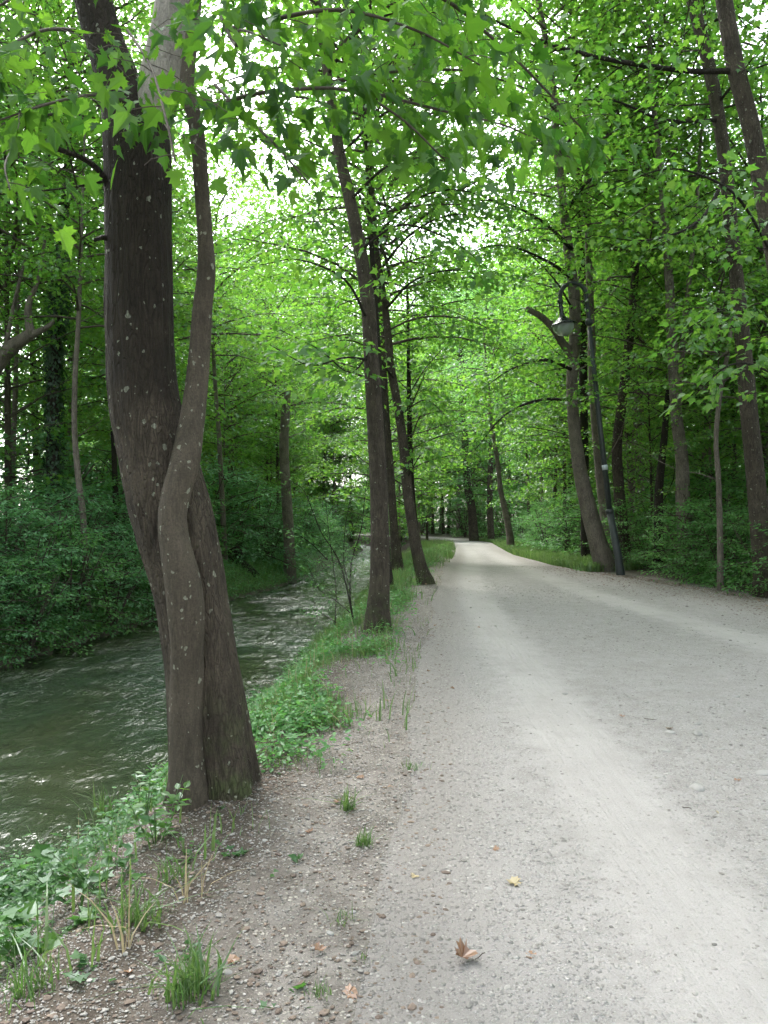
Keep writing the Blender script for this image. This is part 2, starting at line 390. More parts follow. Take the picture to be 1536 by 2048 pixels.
tag(ground, 'brown soil and forest floor on both banks of the stream', 'ground', kind='structure')
yp = axis([(-8, 1.6, .5), (1.6, 12, .07), (12, 30, .2), (30, 130, .8)]); tt = np.linspace(0, 1, 110)
Yp, Tp = np.meshgrid(yp, tt, indexing='ij')
wl = wob(Yp * 0, Yp, 2.3, 8, 2) * .12; wr = wob(Yp * 0 + 3, Yp, 1.7, 8, 6) * .15
Xp = (xl(Yp) + wl) + (xr(Yp) + wr - xl(Yp) - wl) * Tp
Zp = gz(Xp, Yp) + .004 - .012 * (sst(.02, 0, Tp) + sst(.98, 1, Tp))
ltr = interp([(-8, .85), (2.4, 1.16), (3.9, 1.23), (5.3, 1.3), (7.4, 1.38), (13.4, 1.62), (18.4, 2.05), (25, 2.9), (37, 4.1), (60, 5.9), (100, 1.5), (140, -12)])(Yp)
rtr = interp([(-8, 4.9), (2.4, 4.8), (9, 4.5), (12.7, 4.0), (18.4, 3.7), (25, 4.0), (37, 5.0), (60, 6.9), (100, 2.5), (140, -11)])(Yp)
track = np.maximum(np.exp(-((Xp - ltr) / .36) ** 2), np.exp(-((Xp - rtr) / .42) ** 2) * .9)
track = np.maximum(track, sst(22, 40, Yp) * .75)
edge = np.maximum(1 - sst(0, .9, Xp - xl(Yp) - .0), 1 - sst(0, 1.7, xr(Yp) - Xp))
path = new_obj('path', grid_mesh('path', Xp, Yp, Zp, path_mat(), {'track': track, 'edge': edge}))
tag(path, 'pale gravel path with two worn wheel tracks bending away', 'path', kind='structure')
yw = axis([(-20, 2, .6), (2, 34, .07), (34, 60, .3), (60, 150, 1.5)]); Yw, Tw = np.meshgrid(yw, np.linspace(0, 1, 100), indexing='ij')
Xw = (xf(Yw) - .9) + (xw(Yw) + .35 - xf(Yw) + .9) * Tw
rw = np.random.default_rng(12); wav = 0
for i_ in range(26):                                   # short choppy ripples running mostly down the stream
    lam = rw.uniform(.22, 1.1); an = rw.normal(1.25, .55); k_ = 2 * math.pi / lam
    wav = wav + lam * .0085 * np.sin(k_ * (Xw * math.cos(an) + Yw * math.sin(an)) + rw.uniform(0, 6.28) + 1.5 * wob(Xw, Yw, 1.1, 6, i_ % 12))
wav = wav * (.72 + .28 * sst(8, 16, Yw)) * (.5 + .6 * np.clip(wob(Xw, Yw, .9, 8, 3) + .5, 0, 1.3))
water = new_obj('water', grid_mesh('water', Xw, Yw, ZW + wav, water_mat(), {}))
tag(water, 'dark green rippling stream flowing beside the path', 'stream', kind='structure')

# ------------------------------------------------------------------ leaf scattering
def outline(pts):
    return np.array([(x, y, 0.0) for x, y in pts])
_half = [(0, 0), (.10, .06), (.30, -.04), (.27, .10), (.52, .16), (.43, .26), (.56, .42), (.36, .40), (.24, .42), (.30, .58), (.38, .72), (.22, .70), (.13, .80), (0, 1.05)]
def maple_template():
    a = np.array([(x, y, abs(x) * .28) for x, y in _half]); b = a[1:-1] * np.array([-1, 1, 1]); V = np.concatenate([a, b])
    n = len(a); return V, [list(range(n)), [0] + [n - 1] + [n + i for i in range(n - 2)][::-1]]
LOBED = (outline([(0, 0), (.3, -.02), (.28, .16), (.56, .38), (.26, .44), (0, 1.05), (-.26, .44), (-.56, .38), (-.28, .16), (-.3, -.02)]), [list(range(10))])
OVATE = (np.array([(0, 0, 0), (.22, .28, .04), (.24, .55, .04), (0, 1.0, 0), (-.24, .55, .04), (-.22, .28, .04)]), [[0, 1, 2, 3], [0, 3, 4, 5]])
RHOMB = (outline([(0, 0), (.34, .42), (0, .95), (-.34, .42)]), [[0, 1, 2, 3]])
MAPLE = maple_template()
def _near():
    V, F = MAPLE; n = len(V)
    return np.concatenate([V, [(-.008, 0, .002), (.008, 0, .002), (.006, -.55, .12), (-.006, -.55, .12)]]), F + [[n, n + 1, n + 2, n + 3]]
MAPLE_N = _near()
def leaves(P, D, Nn, S, tmpl, rnd):
    TV, TF = tmpl; P = np.asarray(P, float); D = np.asarray(D, float); Nn = np.asarray(Nn, float); S = np.asarray(S, float)
    D = D / (np.linalg.norm(D, axis=1)[:, None] + 1e-9)
    Xa = np.cross(D, Nn); Xa /= np.linalg.norm(Xa, axis=1)[:, None] + 1e-9
    Za = np.cross(Xa, D)
    Q = np.repeat(TV[None], len(P), 0).copy()
    if len(TV) > 12:                                  # large leaves: each one folded and curled by its own amount
        Q[:, :, 2] *= NR.uniform(-.3, 2.4, (len(P), 1)); Q[:, :, 2] -= NR.uniform(-.15, .8, (len(P), 1)) * Q[:, :, 1] ** 2; Q[:, :, 2] += NR.uniform(-.35, .35, (len(P), 1)) * Q[:, :, 0]; Q[:, :, 0] *= NR.uniform(.75, 1.15, (len(P), 1))
    V = P[:, None, :] + S[:, None, None] * (Q[:, :, 0:1] * Xa[:, None, :] + Q[:, :, 1:2] * D[:, None, :] + Q[:, :, 2:3] * Za[:, None, :])
    n = len(P); k = len(TV); V = V.reshape(-1, 3)
    fl = np.concatenate([np.array(f) for f in TF]); L = (fl[None, :] + (np.arange(n) * k)[:, None]).ravel()
    Sz = np.tile([len(f) for f in TF], n)
    return V, L, Sz, np.repeat(rnd, k)
class Foliage:
    def __init__(s): s.P = []; s.D = []; s.N = []; s.S = []
    def along(s, pts, n, spread, size, droop, rng, flat=.4, tip=0.25):
        """n leaves scattered round a twig polyline"""
        pts = np.asarray(pts); t = rng.uniform(tip, 1.03, n) * (len(pts) - 1); t = np.clip(t, 0, len(pts) - 1.001); i = t.astype(int); f = (t - i)[:, None]
        p = pts[i] * (1 - f) + pts[i + 1] * f; d = pts[i + 1] - pts[i]; d /= np.linalg.norm(d, axis=1)[:, None] + 1e-9
        off = rng.normal(0, 1, (n, 3)) * np.array([spread, spread, spread * flat]); p = p + off
        D = d * .5 + off / (spread + 1e-6) * .6 + rng.normal(0, .35, (n, 3)); D[:, 2] = D[:, 2] * .4 - droop * rng.uniform(.4, 1.4, n)
        Nv = rng.normal(0, .38, (n, 3)); Nv[:, 2] += 1.0
        s.P.append(p); s.D.append(D); s.N.append(Nv); s.S.append(size * rng.uniform(.55, 1.2, n))
    def mesh(s, name, tmpl, mat, rng):
        P = np.concatenate(s.P); D = np.concatenate(s.D); Nn = np.concatenate(s.N); S = np.concatenate(s.S)
        V, L, Sz, r = leaves(P, D, Nn, S, tmpl, rng.uniform(0, 1, len(P)))
        return mesh_arrays(name, V, L, Sz, mat, False, r)
def bough(geo, fol, P, r0, rng, sec_step=.35, sec_len=.9, leaf_n=26, size=.11, droop=.5, spread=.11, seg=5, start=.2, r1=.004, planar=.35, tert=True):
    P = np.asarray(P, float); tube(geo, P, np.linspace(r0, r1, len(P)) , seg, False)
    Ls = np.concatenate([[0], np.cumsum(np.linalg.norm(np.diff(P, axis=0), axis=1))]); LT = Ls[-1]
    s = LT * start; side = 1
    while s < LT:
        q = np.array([np.interp(s, Ls, P[:, k]) for k in range(3)]); q2 = np.array([np.interp(min(s + .05, LT), Ls, P[:, k]) for k in range(3)]); q1 = np.array([np.interp(s - .05, Ls, P[:, k]) for k in range(3)])
        d = q2 - q1; d /= np.linalg.norm(d) + 1e-9
        hor = np.cross(d, [0, 0, 1.]); hor /= np.linalg.norm(hor) + 1e-9
        L = sec_len * (1.15 - .75 * s / LT) * rng.uniform(.6, 1.2)
        dr = d * rng.uniform(.4, .9) + hor * side * rng.uniform(.6, 1.1) + np.array([0, 0, 1]) * rng.normal(.05, planar)
        dr /= np.linalg.norm(dr)
        k = np.linspace(0, 1, 5)[:, None]
        tw = q + dr * L * k + np.array([0, 0, -1]) * (L * .22 * droop * 2 * k ** 2) + rng.normal(0, .025, (5, 3)) * k * L
        tube(geo, tw, np.linspace(max(r0 * .3 * (1 - .6 * s / LT), .003), .002, 5), 3, False)
        nl = max(3, int(leaf_n * L / sec_len)); fol.along(tw, nl, spread, size, droop, rng)
        side = -side; s += sec_step * rng.uniform(.6, 1.4)
    fol.along(P[int(len(P) * .5):], int(leaf_n * 1.3), spread * 1.3, size, droop, rng)

def crown(name, seed, H, Rr, nprim, leaf_n, size, tmpl, mat, prof, sec_step=.42, sec_len=1.0, droop=.45, bark=None, spread=.16, el=(15, 50)):
    rng = np.random.default_rng(seed); geo = Geo(); fol = Foliage()
    for i in range(nprim):
        t = (i + rng.uniform(.1, .9)) / nprim; az = i * 2.39996 + rng.uniform(-.5, .5)
        L = Rr * prof(t) * rng.uniform(.65, 1.15); e0 = rad(rng.uniform(*el)) * (.6 + .8 * t)
        k = np.linspace(0, 1, 7); hx = np.array([math.cos(az), math.sin(az), 0]); hy = np.array([-math.sin(az), math.cos(az), 0])
        rr = L * k; zz = H * t + L * (math.sin(e0) * k - .35 * k ** 2 * (1.2 - t)); bend = rng.normal(0, .12) * L * k ** 2
        P = hx[None] * (rr * math.cos(e0))[:, None] + hy[None] * bend[:, None] + np.array([0, 0, 1])[None] * zz[:, None]
        P += np.cumsum(rng.normal(0, .035, P.shape), axis=0) * L * .5 * k[:, None]
        bough(geo, fol, P, .008 * L + .005, rng, sec_step, sec_len * (.5 + .5 * L / Rr), leaf_n, size, droop, spread, 4, .22)
    return geo.mesh(name + '_branches', bark or TWIG, True), fol.mesh(name + '_leaves', tmpl, mat, rng)
pr_tree = lambda t: .55 + .95 * math.sin(math.pi * min(1, t * .8 + .15)) * (1 - .55 * t)
pr_dome = lambda t: 1.0 * math.sqrt(max(.05, 1 - (t * .95) ** 2))
CA = [crown('canopy', 100 + i, 8.0, 3.6, 32, 38, .125, LOBED, LEAF, pr_tree, .40, 1.15, spread=.22) for i in range(3)]
CF = [crown('far_canopy', 200 + i, 8.0, 4.0, 28, 34, .2, RHOMB, LEAF_FAR, pr_tree, .5, 1.3, spread=.36, el=(5, 60)) for i in range(3)]
CSAP = [crown('sapling_crown', 300 + i, 4.2, 1.9, 24, 24, .105, LOBED, LEAF, pr_tree, .3, .75, spread=.12) for i in range(2)]
CSH = [crown('shrub_crown', 400 + i, 1.7, 1.35, 26, 26, .085, OVATE, LEAF_SHRUB, pr_dome, .2, .5, .3, spread=.09, el=(5, 40)) for i in range(3)]
CSC = [crown('cool_shrub_crown', 420 + i, 1.7, 1.45, 26, 26, .085, OVATE, LEAF_COOL, pr_dome, .2, .55, .2, spread=.09, el=(0, 30)) for i in range(2)]
CLOW = [crown('low_plant', 440 + i, .5, .5, 14, 12, .065, OVATE, LEAF_SHRUB, pr_dome, .12, .22, .15, spread=.05, el=(20, 60)) for i in range(2)]

# ------------------------------------------------------------------ tree builders
def add_crown(root, pair, loc, rz, s=(1, 1, 1), tilt=(0, 0)):
    b, l = pair
    o = new_obj('branches', b, None, root); o.location = loc; o.rotation_euler = (tilt[0], tilt[1], rz); o.scale = s
    c = new_obj('crown', l, None, root); c.location = loc; c.rotation_euler = (tilt[0], tilt[1], rz); c.scale = s
def trunk_geo(geo, px, d, base, seg=12, per=6, jit=.0, disp=None, dd=None, down=.25):
    """px: list of (x, y, w) photo pixels from the base upwards"""
    P = []; r = []
    for i, (x, y, wd) in enumerate(px):
        di = d + (dd[i] if dd else 0)
        P.append(np.array(at(x, y, di)) - np.array(base)); r.append(wd / 2 / FPX * di)
    if down:
        P.insert(0, P[0] + np.array([0, 0, -down])); r.insert(0, r[0] * 1.32)
    Q = catmull(P, per); rr = np.interp(np.linspace(0, len(P) - 1, len(Q)), range(len(r)), r)
    tube(geo, Q, rr, seg, True, disp); return P, r, Q, rr
def bark_disp(seed, amp=.05, f=1.0):
    rg = np.random.default_rng(seed); ks = rg.integers(2, 9, 6); ph = rg.uniform(0, 6.28, 6); fl = rg.uniform(.6, 3, 6) * f
    return lambda th, l: amp * sum(np.sin(ks[i] * th + ph[i] + np.sin(l * fl[i] + ph[i]) * .8) / (1 + .4 * i) for i in range(6)) * .5
def side_limbs(geo, Q, rr, n, seed, lo=.35, hi=1.0, length=1.6):
    rg = np.random.default_rng(seed)
    for i in range(n):
        k = int(len(Q) * rg.uniform(lo, hi * .98)); az = rg.uniform(0, 6.28); L = length * rg.uniform(.5, 1.3)
        s = np.linspace(0, 1, 6)[:, None]; d = np.array([math.cos(az), math.sin(az), rg.uniform(.1, .7)])
        P = Q[k] + d * L * s + np.cumsum(rg.normal(0, .06, (6, 3)), axis=0) * s * L + np.array([0, 0, .2]) * L * s ** 2
        tube(geo, P, np.linspace(max(.01, rr[k] * .18), .004, 6), 5, False)
def tree(name, label, px, d=None, mat=None, crowns=(), group=None, base_px=None, seg=12, limbs=5, cat='tree', extra=None, top_ext=None, seed=1, cpair=None, hide_base=False):
    """a tree whose trunk follows px; crowns: (fraction or height, pair, scale)"""
    b = hit(px[0][0], px[0][1]) if d is None else at(px[0][0], px[0][1], d)
    if d is None: d = b.y
    zg = float(gz(b.x, d)); root_loc = Vector((b.x, d, zg))
    if b.z > zg + .05:                               # base hidden behind plants: carry the trunk down to the soil
        px = [(px[0][0] + (px[0][0] - px[1][0]) * .15, px[0][1] + (b.z - zg) / d * FPX, px[0][2] * 1.15)] + list(px)
        b2 = at(px[0][0], px[0][1], d); root_loc = Vector((b2.x, d, zg))
    px = list(px)
    if top_ext:
        (x0, y0, w0), (x1, y1, w1) = px[-2], px[-1]; k = (x1 - x0) / min(-1, (y1 - y0))
        px.append((x1 + k * -top_ext * .8, y1 - top_ext, w1 * .45))
    root = empty(name, root_loc, label, cat, group)
    g = Geo(); P, r, Q, rr = trunk_geo(g, px, d, root_loc, seg, 6, disp=bark_disp(seed))
    side_limbs(g, Q, rr, limbs, seed)
    if extra: extra(g, root_loc, d)
    new_obj('trunk', g.mesh('trunk', mat or BARK, True), None, root)
    for (h, pair, s, rz) in crowns:
        # point on the trunk axis at height h
        k = int(np.argmin(abs(Q[:, 2] - h))); add_crown(root, pair, Vector(Q[k]) if h < Q[-1, 2] else Vector((Q[-1, 0], Q[-1, 1], h)), rz, (s, s, s))
    return root

# ---- the big double-stemmed maple in front
def big_maple():
    b = hit(430, 1585); d = b.y; root_loc = Vector((b.x, d, float(gz(b.x, d))))
    root = empty('big_maple_tree', root_loc, 'large dark maple in the foreground with a thinner stem grown against its trunk', 'tree')
    g = Geo(); rgb = np.random.default_rng(5)
    ks = rgb.integers(7, 34, 14); ph = rgb.uniform(0, 6.28, 14); fl = rgb.uniform(2, 9, 14)
    def dp(th, l):
        fl_ = np.exp(-np.maximum(l - .25, 0) / .45)
        rid = 1.5 * sum(np.sin(ks[i] * th + ph[i] + 1.6 * np.sin(l * fl[i] + ph[i] * 2)) for i in range(14)) / 14
        root_f = .2 * fl_ * (np.sin(5 * th + .4) * .7 + np.sin(3 * th + 2.0) * .5) + .1 * np.exp(-np.maximum(l - .25, 0) / .16)
        return .035 * rid * 1.6 + root_f + .02 * np.sin(2 * th + l * 2)
    main = [(433, 1600, 172), (425, 1500, 158), (413, 1400, 148), (399, 1300, 138), (386, 1220, 136), (372, 1140, 146), (352, 1060, 158), (334, 990, 158), (314, 910, 150), (292, 820, 142), (281, 720, 134), (279, 600, 132), (276, 450, 127), (275, 330, 126), (272, 240, 128)]
    P, r, Q, rr = trunk_geo(g, main, d + .12, root_loc, 72, 14, disp=dp, down=.3)
    lf = [(262, 270, 110), (245, 190, 90), (212, 90, 76), (186, 0, 72), (150, -160, 64), (100, -420, 52), (70, -800, 30)]
    trunk_geo(g, lf, d + .12, root_loc, 32, 8, disp=lambda th, l: dp(th, l + 3), down=0)
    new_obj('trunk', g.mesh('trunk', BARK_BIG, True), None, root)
    g = Geo(); rt = [(292, 280, 92), (308, 200, 84), (330, 110, 78), (346, 20, 74), (352, -120, 66), (350, -420, 50), (380, -800, 28)]
    trunk_geo(g, rt, d + .14, root_loc, 32, 8, disp=lambda th, l: .6 * dp(th, l + 3), down=0, dd=[0, 0, .03, .08, .15, .3, .5])
    new_obj('pale_limb', g.mesh('pale_limb', BARK_PALE, True), None, root)['label'] = 'pale bare-barked right fork of the trunk'
    g = Geo()
    st = [(376, 1600, 80), (374, 1500, 66), (372, 1400, 62), (374, 1300, 64), (373, 1220, 76), (366, 1160, 72), (352, 1100, 64), (344, 1040, 60), (352, 985, 60), (369, 930, 58), (382, 860, 50), (391, 790, 46), (399, 700, 40), (405, 620, 37), (413, 545, 38), (410, 470, 31), (403, 380, 30), (398, 300, 32), (388, 230, 30), (374, 170, 28), (385, 60, 26), (400, -80, 22), (430, -350, 14)]
    dz = [-.10, -.10, -.10, -.12, -.13, -.14, -.15, -.15, -.13, -.1, -.06, -.02, 0, 0, 0, 0, 0, 0, 0, .02, .05, .1, .2]
    def dp2(th, l): return .04 * np.sin(2 * th + l * 3) + .03 * np.sin(3 * th - l * 7) + .05 * np.sin(l * 9) * .5
    trunk_geo(g, st, d, root_loc, 28, 9, disp=dp2, dd=dz, down=.3)
    new_obj('side_stem', g.mesh('side_stem', BARK_SMOOTH, True), None, root)
    # stub and dark arching branches on the left
    g = Geo()
    for br in ([(222, 385, 16), (205, 350, 12), (175, 322, 11), (130, 303, 11), (80, 290, 9), (30, 283, 8), (-60, 290, 7), (-200, 330, 5)], [(26, 284, 6), (30, 262, 6), (52, 243, 6), (90, 232, 6), (130, 226, 5), (190, 236, 4)],
               [(225, 478, 14), (205, 475, 10), (190, 480, 8)], [(215, 362, 5), (120, 378, 4), (0, 388, 4), (-80, 400, 3)]):
        trunk_geo(g, br, d + .05, root_loc, 8, 5, down=0, dd=[-.08 * i for i in range(len(br))])
    new_obj('bare_branch', g.mesh('bare_branch', BARK_DARK, True), None, root)
    # leafy boughs reaching out over the path
    def lb(pts, n, r0, seed, size=.125, leaf_n=16, droop=.8, sec=.2, sl_=.45, spread=.1, start=.12):
        rg = np.random.default_rng(seed); geo = Geo(); fol = Foliage()
        Q = catmull([np.array(at(x, y, dd)) - np.array(root_loc) for x, y, dd in pts], n)
        bough(geo, fol, Q, r0, rg, sec, sl_, int(leaf_n * 1.15), size * .86, droop * .75, spread, 6, start, planar=.25)
        bo = new_obj('bough', geo.mesh('bough', TWIG, True), None, root)
        new_obj('foliage', fol.mesh('foliage', MAPLE_N, LEAF_NEAR, rg), None, bo)
    lb([(395, 210, 4.4), (430, 212, 4.0), (500, 190, 3.7), (600, 178, 3.5), (700, 182, 3.4), (800, 235, 3.4), (900, 330, 3.4)], 6, .014, 31, .12)
    lb([(450, 60, 4.4), (540, 40, 3.9), (680, 20, 3.6), (830, 60, 3.5), (960, 130, 3.5)], 6, .014, 32, .12)
    lb([(430, 170, 4.4), (500, 240, 3.9), (560, 300, 3.6), (620, 370, 3.4)], 6, .01, 33, .12, 11)
    lb([(430, -80, 4.5), (600, -60, 4.2), (850, -20, 4.3), (1000, 90, 4.5), (1120, 210, 4.6), (1220, 320, 4.7)], 6, .018, 34, .12, 16)
    lb([(700, 175, 3.4), (900, 225, 4.0), (1020, 255, 4.4), (1150, 320, 4.6)], 6, .008, 35, .12, 14, sec=.16)
    lb([(150, 60, 4.5), (90, 60, 4.0), (20, 90, 3.7), (-60, 130, 3.4)], 6, .012, 36, .12, 9)
    lb([(250, 200, 4.3), (180, 190, 3.8), (90, 210, 3.4), (0, 240, 3.2)], 6, .01, 37, .12, 9)
    lb([(255, 60, 4.2), (300, 130, 3.5), (330, 230, 3.0), (350, 320, 2.8)], 6, .008, 38, .1, 4, 1.0)
    lb([(30, 290, 4.0), (10, 330, 3.7), (20, 380, 3.5)], 5, .006, 39, .12, 8)
    lb([(110, -60, 4.5), (50, -20, 4.2), (0, 10, 4.0), (-100, 60, 3.8)], 6, .012, 40, .12, 10)
    lb([(440, 30, 4.2), (470, 90, 3.6), (480, 60, 3.2), (560, 90, 3.0)], 6, .01, 41, .11, 12)
    add_crown(root, CA[0], Vector((-.6, .4, 6.4)), 1.0, (.9, .9, .8))
big_maple()

# ---- trees of the near bank and path
def mk_boughs(root, specs, tmpl=LOBED, mat=LEAF, size=.12):
    loc = np.array(root.location)
    for i, (pts, r0, leaf_n, sl_, spread) in enumerate(specs):
        rg = np.random.default_rng(900 + i + int(abs(loc[0]) * 100)); geo = Geo(); fol = Foliage()
        Q = catmull([np.array(at(x, y, dd)) - loc for x, y, dd in pts], 6)
        bough(geo, fol, Q, r0, rg, .24, sl_, leaf_n, size, .6, spread, 6, .1, planar=.25)
        bo = new_obj('bough', geo.mesh('bough', BARK_DARK, True), None, root)
        new_obj('foliage', fol.mesh('foliage', tmpl, mat, rg), None, bo)
t2 = tree('maple_tree', 'slender dark maple leaning left beside the bank, base on the grass verge', [(756, 1262, 60), (757, 1215, 46), (760, 1150, 39), (758, 1000, 36), (751, 850, 33), (743, 720, 30), (735, 600, 29), (720, 500, 27), (700, 400, 24), (680, 310, 22), (665, 210, 20), (650, 120, 18), (638, 20, 16)], mat=BARK, seg=24, limbs=2, top_ext=450, seed=2,
          crowns=[(7.2, CA[1], .95, .3)])
mk_boughs(t2, [([(735, 640, t2.location.y), (690, 560, 9.6), (600, 520, 9.2), (520, 530, 9.0)], .02, 16, .8, .12),
               ([(740, 720, t2.location.y), (690, 715, 9.8), (620, 730, 9.5), (540, 690, 9.2)], .018, 20, .9, .12),
               ([(742, 700, t2.location.y), (700, 745, 10.), (640, 700, 10), (560, 660, 10)], .014, 22, .8, .14),
               ([(700, 400, t2.location.y), (780, 330, 9.6), (880, 320, 9.2), (1000, 380, 9.0)], .022, 22, 1.0, .15),
               ([(680, 310, t2.location.y), (780, 220, 9.6), (900, 190, 9.2), (1040, 240, 9.0)], .022, 22, 1.1, .15),
               ([(720, 500, t2.location.y), (800, 450, 9.6), (900, 480, 9.6), (980, 540, 9.6)], .02, 22, .9, .15),
               ([(655, 150, t2.location.y), (720, 60, 9.6), (830, 20, 9.2), (980, 60, 9.0)], .022, 22, 1.1, .15)])
tree('maple_tree', 'thin trunk half hidden just behind the slender leaning maple', [(781, 1188, 20), (772, 1100, 15), (767, 980, 14), (764, 860, 13), (758, 740, 12), (750, 600, 11), (742, 480, 10)], mat=BARK_DARK, limbs=3, seed=3, top_ext=300, crowns=[(7, CA[2], .8, 2.)])
tree('maple_tree', 'straight dark trunk nearest the water, third in the row along the bank', [(797, 1150, 27), (790, 1080, 18), (784, 1000, 16), (779, 920, 15), (770, 800, 14), (762, 660, 13), (752, 500, 12), (745, 380, 10)], mat=BARK, seed=4, top_ext=300, crowns=[(6.5, CA[0], .9, .5), (11, CA[1], .9, 2.5)])
t5 = tree('maple_tree', 'leaning trunk at the path edge with the tall grass behind it', [(852, 1168, 38), (842, 1135, 26), (829, 1075, 21), (816, 990, 20), (808, 900, 19), (797, 820, 17), (783, 740, 16), (773, 640, 14), (762, 560, 12), (750, 480, 11), (742, 380, 9)], mat=BARK, seg=16, seed=5, limbs=6, top_ext=300, crowns=[(5.0, CA[1], .9, .5), (10, CA[2], 1., 2.5)])
tree('maple_tree', 'short thin trunk between the leaning trunk and the grass verge', [(836, 1105, 12), (826, 1000, 11), (820, 900, 11), (818, 790, 9)], d=24, mat=BARK_DARK, seed=6, top_ext=300, crowns=[(2.5, CSAP[0], 1.1, 1), (6.5, CA[1], .8, 3.)])
L5 = t5.location.y
mk_boughs(t5, [([(760, 540, L5), (820, 470, 15.4), (900, 430, 15), (1000, 440, 14.6)], .035, 26, 1.3, .2),
               ([(752, 470, L5), (830, 400, 15.2), (920, 380, 14.6), (1030, 420, 14)], .035, 26, 1.3, .2),
               ([(770, 620, L5), (830, 560, 15.6), (920, 540, 15.2), (990, 570, 15)], .03, 26, 1.2, .2),
               ([(790, 760, L5), (740, 700, 15.6), (690, 680, 15.4), (640, 700, 15.2)], .025, 26, 1.0, .2),
               ([(800, 830, L5), (850, 800, 15.8), (890, 830, 15.8)], .02, 26, .9, .18),
               ([(812, 960, L5), (850, 900, 15.9), (880, 920, 16)], .015, 22, .7, .15)])
# ---- right side
def stub(g, base, d):
    P = [np.array(at(x, y, d - .1 * i)) - np.array(base) for i, (x, y) in enumerate([(1146, 712), (1128, 690), (1105, 655), (1080, 632), (1052, 617)])]
    Q = catmull(P, 5); tube(g, Q, np.linspace(.11, .07, len(Q)), 12, True, bark_disp(4, .16))
t6 = tree('curved_maple_tree', 'curved trunk behind the street lamp with a sawn-off stub of a limb', [(1212, 1142, 46), (1196, 1085, 36), (1178, 1020, 31), (1160, 940, 27), (1148, 850, 24), (1144, 760, 22), (1149, 690, 22), (1149, 600, 23), (1141, 530, 21), (1130, 440, 18), (1115, 300, 15), (1106, 180, 13), (1088, 60, 12), (1076, -10, 11)], mat=BARK_GREY, seg=24, seed=7, extra=stub, top_ext=400, crowns=[(8.5, CA[0], 1., .5), (13, CA[1], 1.1, 2.5)], limbs=7)
tree('rough_barked_tree', 'rough dark trunk seen between the curved trunk and the lamp pole', [(1172, 1060, 20), (1168, 900, 18), (1166, 750, 17), (1165, 600, 16), (1160, 450, 14)], d=23, mat=BARK_DARK, seed=8, top_ext=400, crowns=[(11, CA[2], 1., .5)])
tree('maple_tree', 'reddish brown trunk directly behind the lamp pole', [(1222, 1100, 24), (1206, 1000, 20), (1196, 900, 19), (1187, 790, 17), (1182, 650, 15), (1177, 500, 13), (1174, 350, 11), (1172, 200, 9)], d=21, mat=BARK_GREY, seed=9, top_ext=300, crowns=[(9, CA[1], 1., 1.5)])
tree('maple_tree', 'dark kinked trunk first to the right of the lamp pole', [(1246, 1080, 26), (1238, 980, 22), (1234, 890, 20), (1246, 790, 19), (1257, 690, 18), (1266, 600, 16), (1276, 490, 13), (1288, 400, 9)], d=20.5, mat=BARK, seed=10, top_ext=300, crowns=[(6.5, CA[0], .8, .5), (11, CA[2], 1., 2.5)])
tree('maple_tree', 'thin trunk between the kinked dark trunk and the pale forked tree', [(1285, 1050, 15), (1280, 900, 13), (1282, 760, 12), (1284, 640, 12), (1296, 500, 9)], d=24, mat=BARK_GREY, seed=11, top_ext=350, crowns=[(9, CA[1], 1., 3.5)])
def fork10(g, base, d):
    P = [np.array(at(x, y, d + .05 * i)) - np.array(base) for i, (x, y) in enumerate([(1352, 830), (1358, 760), (1368, 660), (1378, 560), (1392, 440), (1400, 300), (1420, 120)])]
    Q = catmull(P, 5); tube(g, Q, np.linspace(.09, .03, len(Q)), 10, True)
tree('forked_maple_tree', 'pale reddish trunk that forks into two stems above the shrubs', [(1372, 1090, 32), (1366, 1000, 28), (1364, 920, 25), (1354, 840, 22), (1348, 760, 20), (1343, 660, 19), (1338, 560, 17), (1328, 430, 13), (1316, 300, 11), (1303, 160, 10), (1295, 0, 9)], d=18, mat=BARK_GREY, seg=20, seed=12, extra=fork10, top_ext=300, crowns=[(8, CA[2], .95, .5), (13, CA[0], 1., 2.5)], limbs=7)
tree('maple_tree', 'short shaded trunk left of the pale forked tree', [(1318, 1070, 20), (1318, 980, 17), (1328, 880, 14), (1336, 780, 9)], d=19, mat=BARK_DARK, seed=13, crowns=[(4, CSAP[1], 1.1, .5)])
t11 = tree('maple_tree', 'dark leaning trunk by the right edge rising the whole height of the picture', [(1528, 1130, 42), (1514, 980, 36), (1498, 820, 33), (1484, 660, 29), (1467, 500, 26), (1452, 340, 25), (1438, 240, 25), (1420, 140, 25), (1388, 10, 23), (1370, -60, 22)], d=14, mat=BARK, seg=20, seed=14, top_ext=350, crowns=[(11, CA[0], .9, .5)], limbs=3)
t12 = tree('maple_tree', 'thick lichen-flecked trunk at top right with a long branch over the path', [(1640, 1230, 52), (1606, 900, 42), (1568, 620, 38), (1535, 430, 36), (1503, 260, 34), (1470, 130, 34), (1448, 0, 32), (1430, -120, 30)], d=10.5, mat=BARK, seg=24, seed=15, top_ext=300, crowns=[(9.8, CA[1], .9, 1.5)], limbs=0)
D12 = t12.location.y
mk_boughs(t12, [([(1460, 142, D12), (1380, 142, 10.2), (1250, 125, 9.8), (1130, 98, 9.4), (1030, 60, 9.0), (960, 25, 8.8), (880, -20, 8.6)], .045, 17, .75, .12),
                ([(1470, 150, D12), (1500, 140, 10.4), (1560, 120, 10.2)], .03, 14, .7, .12),
                ([(1550, 520, D12), (1480, 400, 9.), (1400, 350, 8.2), (1320, 340, 8), (1220, 380, 8)], .02, 20, .7, .12),
                ([(1580, 700, D12), (1520, 640, 10.), (1450, 620, 9.5), (1370, 660, 9.3)], .025, 24, .8, .15),
                ([(1590, 800, D12), (1530, 740, 10.), (1460, 730, 9.5), (1390, 790, 9.3)], .025, 26, .8, .15)])
